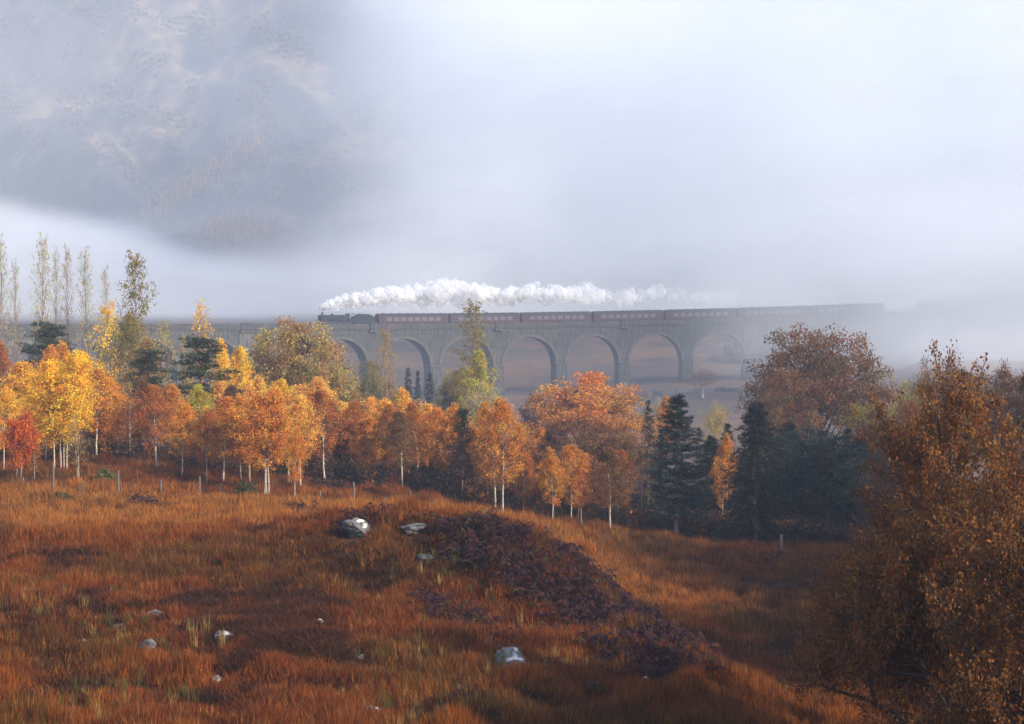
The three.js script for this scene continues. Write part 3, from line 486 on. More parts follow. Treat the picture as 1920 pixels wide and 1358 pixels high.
function tree(kind, color, px, top, at, w, name, label, turn) {
  const P = PROTO[kind]; let p;
  if (at < 0) p = hit(px, -at) ?? V(atX(px, 109), ground(atX(px, 109), -109), -109); else { const x = atX(px, at); p = V(x, ground(x, -at), -at); }
  if (!p) { console.log('no ground', label); return; }
  const d = -p.z, h = atY(top, d) - p.y, wide = w / F * d * (kind.match(/birch|twin|clump|poplar/) ? 1.16 : 1);
  const t = thing(name, label, 'tree'); t.position.copy(p); t.position.y -= .06; t.rotation.y = turn ?? rng(px * 131 + top)() * 6.283; t.scale.set(wide / P.W, h / P.H, wide / P.W);
  mesh('trunk', P.trunk, P.bark, t); mesh('limb', P.limb, P.limbMat, t); mesh('crown', P.crown, needle[color] ?? hue(color), t);
  return t;
}
const B = 'birch_tree', TREES = [
  // front of the wood, feet in the moor grass, left to right
  ['birch0', 'gold', 5, 726, -893, 62, B, 'yellow birch cut by the left edge, leaning white stem, beside the red rowan'],
  ['rowan', 'red', 32, 776, -912, 66, 'rowan_tree', 'small bright scarlet rowan at the left end of the wood edge'],
  ['sparse0', 'gold', 63, 822, -912, 32, B, 'thin white sapling just right of the scarlet rowan'],
  ['birch1', 'gold', 101, 712, -889, 66, B, 'golden birch with one straight white stem left of the bright yellow clump'],
  ['clump0', 'yellow', 118, 660, -890, 120, B, 'brightest yellow birch, several white stems fanning out, tallest on the left'],
  ['sparse1', 'tan', 150, 775, -911, 70, B, 'nearly bare birch with a white foot right of the bright yellow clump'],
  ['birch2', 'orange', 180, 690, -866, 82, B, 'orange birch with a leaning pale stem right of the bright yellow clump'],
  ['sparse0', 'brown', 243, 735, -868, 66, B, 'half bare brown birch beneath the left pines, pale forked stem'],
  ['birch3', 'rust', 292, 722, -893, 78, B, 'red orange birch in front of the pines, two thin stems'],
  ['birch4', 'orange', 340, 752, -906, 62, B, 'orange birch with one bright white straight stem below the broad pine'],
  ['birch5', 'lime', 378, 720, 108, 70, B, 'lemon yellow topped birch just below the broad dark pine'],
  ['birch0', 'rust', 386, 770, -917, 58, B, 'rusty birch with a dark curved foot behind a tall fence post'],
  ['birch1', 'orange', 418, 742, -914, 84, B, 'orange birch with a speckled white stem left of the three stemmed birch'],
  ['birch2', 'rust', 450, 772, -907, 58, B, 'rusty birch with a slanting stem behind the dark green shrub'],
  ['twin0', 'orange', 470, 742, -918, 74, B, 'orange birch with two stems in a V above the dark green shrub'],
  ['twin1', 'orange', 497, 732, -941, 112, B, 'large orange birch with three white stems standing forward of the wood'],
  ['birch3', 'honey', 540, 762, -917, 62, B, 'honey coloured birch right of the three stemmed birch'],
  ['birch4', 'orange', 551, 800, -952, 40, B, 'slim tall birch sapling in front of the wood, right of the three stems'],
  ['birch5', 'honey', 562, 740, -922, 78, B, 'honey birch with a long leaning white stem'],
  ['birch0', 'orange', 580, 758, -897, 60, B, 'orange birch above the left heather hump'],
  ['twin2', 'plum', 603, 772, -905, 60, B, 'dark plum coloured small birch with a forked white foot'],
  ['twin0', 'darkred', 636, 768, -899, 62, B, 'dark red birch with two thin parallel white stems'],
  ['birch1', 'orange', 700, 782, -911, 64, B, 'orange birch behind the small bright orange one'],
  ['rowan', 'orange', 716, 822, -914, 58, B, 'small bright orange birch with a forked foot, right of centre gap'],
  ['birch2', 'honey', 766, 727, -911, 76, B, 'tall yellow gold birch with a pointed crown, left of the lone pine'],
  ['birch3', 'honey', 800, 757, -912, 56, B, 'shorter pointed gold birch touching the tall pointed one'],
  ['birch4', 'honey', 828, 800, -922, 46, B, 'small honey birch at the left foot of the lone pine'],
  ['talltpine', 'pine', 866, 760, -936, 66, 'pine_tree', 'lone slender pine with a pale stem among orange birches'],
  ['birch5', 'copper', 914, 752, -966, 62, B, 'copper birch with a crooked white stem, right of the lone pine'],
  ['birch0', 'copper', 944, 748, -984, 80, B, 'tallest copper birch with a straight white stem, right of the lone pine'],
  ['birch1', 'copper', 1009, 802, -960, 60, B, 'copper birch before the big round orange tree'],
  ['birch2', 'copper', 1037, 838, -995, 54, B, 'short copper birch with a slanting white foot'],
  ['birch3', 'copper', 1072, 834, -994, 62, B, 'copper birch at the right end of the bright row, beside a post'],
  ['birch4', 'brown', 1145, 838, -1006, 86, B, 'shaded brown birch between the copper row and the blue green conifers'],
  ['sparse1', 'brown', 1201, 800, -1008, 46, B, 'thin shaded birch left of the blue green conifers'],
  ['spruce1', 'bluegreen', 1216, 748, 104, 62, 'conifer_tree', 'narrow blue green conifer left of the big one'],
  ['bigpine', 'bluegreen', 1270, 738, -1018, 142, 'conifer_tree', 'big blue green conifer with a pale trunk at the field edge'],
  ['darkbig', 'dark', 1418, 752, -1030, 156, 'conifer_tree', 'broad dark conifer with drooping boughs right of the blue green one'],
  ['birch5', 'copper', 1356, 812, 105, 46, B, 'copper gold birch glowing between the two big conifers'],
  ['spruce0', 'dark', 1365, 790, 113, 100, 'conifer_tree', 'dark conifer filling the gap between the two big conifers'],
  ['broad0', 'dark', 1530, 800, 106, 180, 'evergreen_tree', 'dark blue evergreen mass beneath the big brown oak'],
  ['broad1', 'dark', 1630, 835, 102, 170, 'evergreen_tree', 'dark evergreen behind the lower left of the near orange tree'],
  // second row
  ['birch1', 'gold', 40, 678, 114, 100, B, 'golden birch crown behind the scarlet rowan'],
  ['birch2', 'orange', 82, 648, 124, 80, B, 'orange birch crown under the left pine'],
  ['birch3', 'yellow', 150, 662, 116, 84, B, 'yellow birch behind the bright clump on its right'],
  ['birch4', 'orange', 205, 704, 116, 66, B, 'dull orange birch left of the low dark pine'],
  ['birch5', 'rust', 12, 640, 140, 60, B, 'rust brown birch at the left edge under the poplars'],
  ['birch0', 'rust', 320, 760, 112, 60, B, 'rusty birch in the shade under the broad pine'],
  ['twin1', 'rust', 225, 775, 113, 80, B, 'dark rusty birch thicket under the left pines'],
  ['birch1', 'honey', 410, 715, 124, 70, B, 'honey birch right of the broad pine foot'],
  ['birch2', 'honey', 478, 706, 126, 72, B, 'honey birch in front of the great round tree'],
  ['birch3', 'yellow', 530, 712, 130, 64, B, 'yellow tinged birch against the great round tree'],
  ['birch4', 'honey', 592, 706, 128, 84, B, 'pale gold birch on the right flank of the great round tree'],
  ['birch5', 'honey', 650, 752, 120, 72, B, 'gold birch below the right end of the great round tree'],
  ['pine0', 'pine', 622, 754, 113, 40, 'pine_tree', 'small green pine among the birches right of the great round tree'],
  ['birch0', 'honey', 726, 748, 118, 66, B, 'honey birch left of the tall pointed gold birch'],
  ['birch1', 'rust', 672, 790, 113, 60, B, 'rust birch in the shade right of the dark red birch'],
  ['birch2', 'copper', 848, 755, 118, 56, B, 'copper birch crown behind the lone pine'],
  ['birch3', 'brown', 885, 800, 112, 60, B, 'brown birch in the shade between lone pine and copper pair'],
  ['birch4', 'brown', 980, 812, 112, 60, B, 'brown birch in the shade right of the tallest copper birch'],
  ['broad2', 'brown', 1130, 790, 120, 130, 'broadleaf_tree', 'brown broadleaf under the right half of the round orange tree'],
  ['twin2', 'brown', 1050, 820, 115, 80, B, 'brown birch thicket behind the short copper birches'],
  ['birch5', 'copper', 1240, 742, 150, 64, B, 'orange birch peering over the narrow blue green conifer'],
  ['birch4', 'yellow', 60, 700, 112, 84, B, 'yellow birch between the golden crown and the bright clump'],
  ['birch2', 'gold', 112, 745, 111, 80, B, 'gold birch crown low behind the bright clump'],
  ['birch0', 'gold', 168, 735, 112, 76, B, 'gold birch low at the right of the bright clump'],
  ['birch5', 'orange', 130, 640, 138, 80, B, 'orange birch peeping above the bright clump'],
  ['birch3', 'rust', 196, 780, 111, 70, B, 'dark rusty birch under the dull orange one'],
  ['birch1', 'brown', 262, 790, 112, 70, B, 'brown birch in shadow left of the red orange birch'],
  ['twin0', 'honey', 356, 790, 111, 84, B, 'low gold birch filling in below the lemon yellow top'],
  ['twin2', 'rust', 430, 800, 112, 84, B, 'low rusty birch behind the speckled stem'],
  ['birch1', 'gold', 445, 745, 118, 66, B, 'gold birch behind the birch with two stems in a V'],
  ['birch0', 'honey', 560, 722, 134, 84, B, 'honey birch low on the face of the great round tree'],
  ['birch2', 'honey', 525, 770, 113, 80, B, 'gold birch just behind the three stemmed birch'],
  ['twin1', 'rust', 590, 800, 112, 80, B, 'rusty birch thicket left of the dark red birch'],
  ['birch4', 'honey', 618, 725, 126, 76, B, 'honey birch under the gold shoulder of the round tree'],
  ['birch3', 'honey', 690, 745, 122, 62, B, 'honey birch between the round tree and the pointed gold birch'],
  ['twin2', 'honey', 745, 790, 113, 90, B, 'low honey birch behind the tall pointed gold birch'],
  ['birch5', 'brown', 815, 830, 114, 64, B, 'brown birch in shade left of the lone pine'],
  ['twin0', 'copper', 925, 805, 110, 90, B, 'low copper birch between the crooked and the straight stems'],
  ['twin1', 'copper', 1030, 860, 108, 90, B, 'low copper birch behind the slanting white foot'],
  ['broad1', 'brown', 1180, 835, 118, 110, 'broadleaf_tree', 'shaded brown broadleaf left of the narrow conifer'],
  ['spruce1', 'dark', 1310, 800, 112, 90, 'conifer_tree', 'dark conifer behind the big blue green one'],
  ['broad2', 'dark', 1475, 815, 110, 130, 'evergreen_tree', 'dark evergreen right of the broad dark conifer'],
  ['spruce0', 'dark', 1590, 800, 116, 120, 'conifer_tree', 'dark conifer behind the evergreen mass at right'],
  ['broad0', 'plum', 1690, 880, 95, 160, 'broadleaf_tree', 'plum brown tree behind the lower near tree'],
  ['spruce0', 'dark', 1240, 800, 109, 90, 'conifer_tree', 'dark conifer half hidden by the big blue green one, on its left'],
  ['darkbig', 'dark', 1335, 815, 107, 110, 'conifer_tree', 'dark drooping conifer in the gap right of the pale trunk'],
  ['darkbig', 'dark', 1480, 790, 112, 130, 'conifer_tree', 'tall dark conifer behind the broad drooping one'],
  ['spruce1', 'dark', 1555, 830, 103, 120, 'conifer_tree', 'dark conifer at the foot of the evergreen mass'],
  ['darkbig', 'dark', 1620, 815, 110, 140, 'conifer_tree', 'darkest conifer behind the lower near tree'],
  ['broad2', 'dark', 1400, 840, 114, 120, 'evergreen_tree', 'dark evergreen behind the broad drooping conifer'],
  ['twin1', 'gold', 20, 790, 106, 70, B, 'low golden birch between the left edge and the rowan'],
  ['birch3', 'gold', 85, 780, 108, 70, B, 'low golden birch left of the bright clump stems'],
  ['birch5', 'honey', 640, 810, 112, 70, B, 'low honey birch above the two thin parallel stems'],
  ['birch0', 'honey', 572, 790, 110, 64, B, 'low gold birch behind the long leaning white stem'],
  ['birch4', 'rust', 655, 815, 110, 60, B, 'low rust birch right of the dark red one'],
  ['birch1', 'copper', 735, 820, 109, 66, B, 'low copper birch right of the small bright orange one'],
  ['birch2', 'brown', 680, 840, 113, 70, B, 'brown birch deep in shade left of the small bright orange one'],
  ['birch3', 'gold', 55, 740, 109, 64, B, 'slender gold birch just above the scarlet rowan'],
  ['birch0', 'yellow', 98, 690, 113, 64, B, 'slender yellow birch directly left of the bright clump top'],
  ['birch2', 'orange', 222, 735, 114, 60, B, 'slender orange birch below the low dark pine, left side'],
  ['birch5', 'honey', 402, 760, 110, 56, B, 'slender honey birch left of the speckled stem'],
  ['birch1', 'honey', 520, 745, 111, 60, B, 'slender gold birch over the right of the three stemmed one'],
  ['birch4', 'honey', 596, 745, 116, 58, B, 'slender honey birch above the dark plum one'],
  ['birch3', 'copper', 640, 790, 112, 52, B, 'slender copper birch peeping over the dark red one'],
  ['birch0', 'honey', 785, 770, 112, 60, B, 'slender honey birch between the two pointed gold ones'],
  ['birch2', 'copper', 900, 785, 108, 56, B, 'slender copper birch left behind the crooked stem'],
  ['birch5', 'copper', 968, 790, 106, 56, B, 'slender copper birch right behind the tallest straight stem'],
  ['birch1', 'copper', 1090, 850, 104, 56, B, 'slender copper birch just right of the last post birch'],
  // tall sparse poplars and pines, left
  ['poplar1', 'pale', 2, 452, 165, 34, 'poplar_tree', 'sparse poplar cut by the left edge'],
  ['poplar0', 'pale', 29, 492, 150, 26, 'poplar_tree', 'thin poplar with a pale bare trunk, near the left edge'],
  ['poplar1', 'pale', 81, 450, 172, 42, 'poplar_tree', 'tallest sparse poplar above the left pine'],
  ['poplar0', 'pale', 105, 470, 176, 26, 'poplar_tree', 'thin faint poplar touching the tallest poplar'],
  ['poplar0', 'tan', 126, 466, 178, 28, 'poplar_tree', 'faint poplar, third of the tight group above the left pine'],
  ['poplar1', 'pale', 161, 474, 172, 34, 'poplar_tree', 'lone sparse poplar midway between the tall group and the full one'],
  ['poplar0', 'pale', 198, 503, 180, 26, 'poplar_tree', 'faint short poplar above the bright yellow poplar'],
  ['poplar2', 'olive', 254, 485, 172, 66, 'poplar_tree', 'fullest grey green poplar, rightmost of the tall ones'],
  ['poplar2', 'yellow', 203, 576, 166, 60, 'poplar_tree', 'bright lemon yellow poplar below the tall sparse ones'],
  ['birch0', 'olive', 236, 592, 160, 74, B, 'olive gold birch under the fullest poplar'],
  ['poplar1', 'gold', 376, 571, 150, 52, 'poplar_tree', 'golden poplar rising behind the broad pine'],
  ['sparse0', 'lime', 306, 604, 160, 64, B, 'pale lemon sparse tree left of the broad pine'],
  ['sparse1', 'lime', 338, 622, 152, 50, B, 'thin lemon tree tucked against the broad pine'],
  ['birch2', 'yellow', 424, 636, 142, 60, B, 'yellow birch just right of the broad pine top'],
  ['birch3', 'yellow', 455, 652, 136, 60, B, 'yellow birch between the broad pine and the great round tree'],
  ['birch4', 'tan', 268, 632, 150, 80, B, 'tan birch behind the low pine'],
  ['pine0', 'pine', 95, 604, 146, 128, 'pine_tree', 'dark pine among the poplars at the left'],
  ['pine1', 'pine', 282, 652, 124, 124, 'pine_tree', 'low dark pine left of the broad pine'],
  ['pine2', 'pine', 376, 626, 127, 160, 'pine_tree', 'broad dark pine, largest on the left'],
  // middle distance
  ['broad0', 'tan', 550, 596, 152, 215, 'broadleaf_tree', 'great round tan and olive tree standing before the left arches'],
  ['broad1', 'tan', 612, 660, 146, 120, 'broadleaf_tree', 'olive gold lower right shoulder beside the great round tree'],
  ['broad2', 'copper', 1100, 694, 165, 222, 'broadleaf_tree', 'big round orange tree standing before the middle arches'],
  ['thin', 'darkred', 994, 734, 168, 56, 'broadleaf_tree', 'dark red small tree at the left of the round orange tree'],
  ['spruce0', 'spruce', 640, 690, 228, 60, 'spruce_tree', 'dark spruce in the first arch'],
  ['spruce1', 'spruce', 765, 688, 232, 46, 'spruce_tree', 'left spruce of the dark trio under the second arch'],
  ['spruce0', 'spruce', 783, 692, 236, 44, 'spruce_tree', 'middle spruce of the dark trio under the second arch'],
  ['spruce1', 'spruce', 806, 698, 230, 56, 'spruce_tree', 'right spruce of the dark trio under the second arch'],
  ['broad1', 'olive', 690, 682, 222, 84, 'broadleaf_tree', 'olive green bushy tree at the pier between first and second arch'],
  ['poplar2', 'tan', 724, 622, 205, 34, 'poplar_tree', 'slim tan poplar in front of the second arch'],
  ['broad2', 'olive', 730, 715, 215, 70, 'broadleaf_tree', 'dull olive bush below the slim tan poplar'],
  ['poplar2', 'olive', 888, 572, 208, 62, 'poplar_tree', 'tall poplar crossing the train and the third arch'],
  ['birch5', 'lime', 894, 656, 192, 66, B, 'yellow green pointed tree at the foot of the tall central poplar'],
  ['broad0', 'olive', 858, 688, 198, 84, 'broadleaf_tree', 'grey green round tree left of the tall central poplar foot'],
  ['thin', 'pale', 906, 716, 176, 90, 'broadleaf_tree', 'pale grey half bare tree below the central poplar'],
  ['spruce0', 'spruce', 835, 730, 190, 60, 'spruce_tree', 'dark spruce behind the grey green round tree'],
  ['thin', 'lime', 1342, 748, 205, 58, 'broadleaf_tree', 'pale lemon bush between the two big conifers and the far wall'],
  ['thin', 'pale', 1226, 735, 210, 46, 'broadleaf_tree', 'pale olive bush above the narrow blue green conifer'],
  ['thin', 'plum', 1318, 690, 425, 56, 'broadleaf_tree', 'small bare tree alone on the far field by the stone wall'],
  ['oak', 'brown', 1540, 612, 150, 262, 'oak_tree', 'big brown oak with two crowns before the last arches'],
  ['broad1', 'brown', 1470, 705, 145, 130, 'broadleaf_tree', 'shaded brown tree at the left foot of the oak'],
  ['broad0', 'olive', 1640, 752, 128, 120, 'broadleaf_tree', 'dark green tree right of the oak foot'],
  ['thin', 'lime', 1684, 700, 175, 70, 'broadleaf_tree', 'pale green bush right of the oak'],
  ['thin', 'olive', 1738, 672, 165, 84, 'broadleaf_tree', 'olive half bare tree left of the near orange tree top'],
  ['broad2', 'brown', 1700, 748, 92, 150, 'broadleaf_tree', 'reddish brown tree between oak and near orange tree'],
  ['thin', 'brown', 1766, 636, 118, 92, 'broadleaf_tree', 'bare topped brown tree rising behind the near orange tree'],
  ['thin', 'brown', 1900, 672, 100, 110, 'broadleaf_tree', 'thin brown tree at the right edge behind the near orange tree'],
  ['pine1', 'pine', 1962, 590, 58, 118, 'pine_tree', 'dark green pine sprig reaching in at the right edge'],
  ['broad1', 'brown', 1800, 702, 132, 170, 'broadleaf_tree', 'brown broad tree behind the top of the near orange tree'],
  ['broad2', 'olive', 1725, 712, 152, 110, 'broadleaf_tree', 'dull olive tree between the half bare one and the oak'],
  ['broad0', 'brown', 1880, 688, 142, 170, 'broadleaf_tree', 'brown tree closing the wood at the right edge'],
  ['broad1', 'plum', 1660, 770, 118, 120, 'broadleaf_tree', 'plum brown tree under the pale green bush right of the oak'],
  // near trees on the right
  ['near0', 'leafbrown', 1905, 632, 38, 760, 'near_tree', 'large near tree with dark branches and copper leaves, filling the right side', 2.4],
  ['near1', 'leafbrown', 1715, 860, 40, 400, 'near_tree', 'lower copper leaved tree spreading left at the foot of the large near one', 1.0],
  ['near1', 'leafbrown', 2010, 640, 33, 560, 'near_tree', 'near tree cut by the bottom right corner, in front of the large one', 4.0],
];
for (const t of TREES) tree(...t);
{ // young growth between the trunks
  const R = rng(909); for (let i = 0; i < 34; i++) { const px = lerp(150, 1180, (i + R()) / 34), d0 = woodEdge(atX(px, 100)) + 3 + 9 * R(), x = atX(px, d0), P = PROTO['birch' + i % 6], hk = ['rust', 'copper', 'brown', 'orange', 'rust', 'plum'][Math.floor(R() * 6)], t = thing('young_birch', 'young ' + hk + ' coloured birch standing among the trunks inside the wood', 'tree', 'young ' + hk + ' birches among the trunks inside the wood'); t.position.set(x, ground(x, -d0) - .05, -d0); t.rotation.y = R() * 6.28; const h = 3.2 + 2.6 * R(); t.scale.set(h / 8.5, h / 10, h / 8.5); mesh('trunk', P.trunk, P.bark, t); mesh('limb', P.limb, P.limbMat, t); mesh('crown', P.crown, hue(hk), t); }
}
// unseen trees added on the right bank to shade that side of the field
{ const R = rng(88); for (let i = 0; i < 22; i++) { const x = 40 + R() * 26, d = -14 + i * 5.2 + R() * 4, k = ['broad0', 'broad1', 'bigpine', 'oak'][i % 4], P = PROTO[k], t = thing(i % 4 == 2 ? 'conifer_tree' : 'broadleaf_tree', i % 4 == 2 ? 'unseen conifer added on the bank beyond the right edge to cast shade' : 'unseen broadleaf tree added on the bank beyond the right edge to cast shade', 'tree', 'unseen trees added on the bank beyond the right edge to cast shade'); const s = (d > 2 && d < 26 ? .55 : 1.1) + .4 * R(); t.position.set(x, ground(x, -d) - .1, -d); t.rotation.y = R() * 6; t.scale.setScalar(s); mesh('trunk', P.trunk, P.bark, t); mesh('limb', P.limb, P.limbMat, t); mesh('crown', P.crown, i % 4 == 2 ? needle.dark : hue('brown'), t); } }
// ---------------------------------------------------------------- moor grass, heath, bracken
function inPoly(x, y, P) { let c = false; for (let i = 0, j = P.length - 1; i < P.length; j = i++) if ((P[i][1] > y) !== (P[j][1] > y) && x < (P[j][0] - P[i][0]) * (y - P[i][1]) / (P[j][1] - P[i][1]) + P[i][0]) c = !c; return c; }
const ROCK_LIST = [
  [670, 1004, 74, 40, 0, 'large grey boulder with a white quartz face on the knoll crest', 1.1], [782, 998, 66, 26, 1, 'flat grey boulder on the knoll crest right of the white faced one', .3], [800, 1056, 44, 22, 2, 'small pale boulder on the knoll just below its crest', 2.0],
  [960, 1268, 84, 66, 3, 'biggest dark grey boulder, lying low on the front of the knoll', .6, -.25], [418, 1206, 44, 30, 4, 'dark slanting boulder with a white edge in the heather at lower left', 2.4, -.3], [287, 1162, 28, 18, 1, 'pale round stone in the heather above the dark slanting boulder', .2],
  [274, 1226, 26, 22, 0, 'smooth grey round stone left of the dark slanting boulder', 2.9], [404, 1285, 22, 15, 2, 'little white stone below the dark slanting boulder', 1], [303, 1246, 14, 9, 3, 'tiny pale stone below the smooth grey round stone', 0], [700, 1350, 60, 32, 4, 'jagged grey boulder at the bottom edge below the knoll', .8],
  [60, 1354, 34, 24, 0, 'grey stone at the bottom left corner', 1.7], [132, 1352, 46, 18, 1, 'flat dark stone at the bottom edge, right of the corner stone', 0.4], [210, 1324, 18, 16, 2, 'small white pointed stone above the flat dark bottom stone', 2.2], [1240, 1262, 40, 24, 3, 'slate grey rock half sunk in the lower bracken', .5, -.5], [1213, 1286, 22, 14, 4, 'small grey rock beneath the bracken, left of the slate grey one', 1.4, -.4],
  [220, 1181, 14, 9, 2, 'tiny white stone at the left above the smooth grey stone', 0], [598, 1176, 18, 13, 0, 'small white stone amid dark heather left of the knoll', 1], [672, 1246, 20, 18, 1, 'dull grey stone in the grass left of the biggest boulder', 2], [957, 1010, 30, 14, 2, 'pale slab poking from the bracken on the knoll shoulder', .3, -.3], [405, 1136, 28, 9, 3, 'thin grey slab lying in dark heather at the left', .2], [328, 1268, 12, 8, 4, 'tiny stone left of the little white stone', .2], [150, 1212, 16, 10, 2, 'small pale stone at the left, beneath the dark heather', .5], [508, 1215, 16, 9, 0, 'small grey stone right of the dark slanting boulder', 1.1], [455, 1318, 15, 9, 3, 'small stone low in the grass left of the knoll', 2.2], [350, 1190, 14, 8, 1, 'small stone just left of the dark slanting boulder', .4], [850, 1310, 16, 9, 2, 'small stone below the biggest boulder', 1.3], [240, 1256, 18, 8, 0, 'flat pebble like stone in the peat gully', .2], [640, 1316, 14, 10, 1, 'small pale stone above the jagged bottom boulder', .9], [12, 1346, 18, 12, 2, 'small stone at the very corner of the moor', .9],
];
const ROCK_AT = ROCK_LIST.map(([x, y, w]) => { const p = hit(x, y); return [p.x, -p.z, w / F * -p.z / 2]; });
// patches traced on the ground: [photograph column, row] -> their place on the moor
const toGround = (P) => P.map(([x, y]) => { const h = hit(x, y) ?? V(atX(x, 108), 0, -108); return [h.x, -h.z]; });
const BRACKEN = [
  [[852, 990], [915, 992], [1010, 1030], [1065, 1062], [1135, 1118], [1228, 1188], [1340, 1268], [1325, 1290], [1210, 1272], [1090, 1215], [1005, 1150], [930, 1105], [860, 1062], [835, 1015]],
  [[758, 1128], [880, 1148], [918, 1190], [850, 1208], [785, 1178]], [[640, 980], [735, 978], [745, 1012], [650, 1010]], [[548, 966], [600, 968], [604, 988], [556, 986]], [[915, 1200], [990, 1214], [980, 1232], [930, 1226]], [[745, 985], [815, 985], [812, 1012], [750, 1012]], [[1120, 1225], [1300, 1290], [1250, 1310], [1130, 1260]],
].map(toGround);
const HEATH = [
  [[0, 1150], [220, 1120], [520, 1110], [640, 1150], [700, 1230], [560, 1260], [420, 1270], [240, 1250], [90, 1210], [0, 1220]], [[40, 1290], [200, 1280], [230, 1330], [60, 1345]], [[560, 1230], [720, 1220], [760, 1290], [600, 1300]], [[820, 1330], [1000, 1320], [1100, 1356], [820, 1356]], [[250, 1300], [520, 1290], [560, 1356], [240, 1356]], [[0, 1240], [120, 1230], [150, 1275], [0, 1285]], [[1020, 1260], [1180, 1290], [1150, 1356], [1040, 1340]], [[0, 1040], [160, 1050], [120, 1075], [0, 1070]], [[1380, 1090], [1560, 1100], [1540, 1130], [1390, 1120]], [[1420, 1210], [1580, 1200], [1600, 1250], [1440, 1250]],
  [[215, 935], [320, 940], [350, 965], [240, 962]], [[570, 905], [660, 915], [690, 935], [580, 925]], [[780, 990], [860, 1000], [930, 1100], [820, 1090]], [[640, 1080], [760, 1060], [780, 1110], [660, 1120]], [[480, 1000], [640, 1010], [620, 1040], [500, 1030]],
].map(toGround);
const dSeg = (x, y, P) => { let b = 1e9; for (let i = 0, j = P.length - 1; i < P.length; j = i++) { const ax = P[j][0], ay = P[j][1], bx = P[i][0] - ax, by = P[i][1] - ay, t = clamp(((x - ax) * bx + (y - ay) * by) / (bx * bx + by * by), 0, 1); b = Math.min(b, Math.hypot(x - ax - bx * t, y - ay - by * t)); } return inPoly(x, y, P) ? -b : b; };
const patch = (x, d, list, soft) => { let m = 0; for (const P of list) m = Math.max(m, 1 - sm(-soft, soft, dSeg(x, d, P))); return m; };
function instances(name, label, geo, material, list, kind = 'grass') {
  const m = new THREE.InstancedMesh(geo, material, list.length), M = new THREE.Matrix4(), q = new THREE.Quaternion(), e = new THREE.Euler(), c = new THREE.Color();
  list.forEach((l, i) => { e.set(l.tx ?? 0, l.r, l.tz ?? 0); M.compose(V(l.x, l.y, l.z), q.setFromEuler(e), V(l.s, l.h ?? l.s, l.s)); m.setMatrixAt(i, M); m.setColorAt(i, c.setRGB(...l.c)); });
  m.name = name; m.castShadow = m.receiveShadow = true; tag(m, label, kind, null, 'stuff'); scene.add(m); return m;
}
function grassTuft(seed, blades, H, spread, w, lean) {
  const R = rng(seed), S = new Soup();
  for (let i = 0; i < blades; i++) {
    const a = R() * 6.283, r = spread * Math.sqrt(R()), x = Math.cos(a) * r, z = Math.sin(a) * r, b = R() * 6.283, l = lean * (.3 + R()) , h = H * (.5 + .6 * R()), dx = Math.cos(b) * l * h, dz = Math.sin(b) * l * h, sx = -Math.sin(b) * w, sz = Math.cos(b) * w, k = .75 + .5 * R(), c = [k, k * (.9 + .2 * R()), k];
    const i0 = S.v(x - sx, -.04, z - sz, c); S.v(x + sx, -.04, z + sz, c); S.v(x + dx * .35 + sx * .7, h * .6, z + dz * .35 + sz * .7, c); S.v(x + dx * .35 - sx * .7, h * .6, z + dz * .35 - sz * .7, c); S.v(x + dx, h, z + dz, c); S.quad(i0, i0 + 1, i0 + 2, i0 + 3); S.tri(i0 + 3, i0 + 2, i0 + 4);
  }
  return S.build();
}
const grassMat = new THREE.MeshPhysicalMaterial({ color: 0xffffff, roughness: .8, transmission: .25, thickness: 0, vertexColors: true, side: THREE.DoubleSide, specularIntensity: .2 });
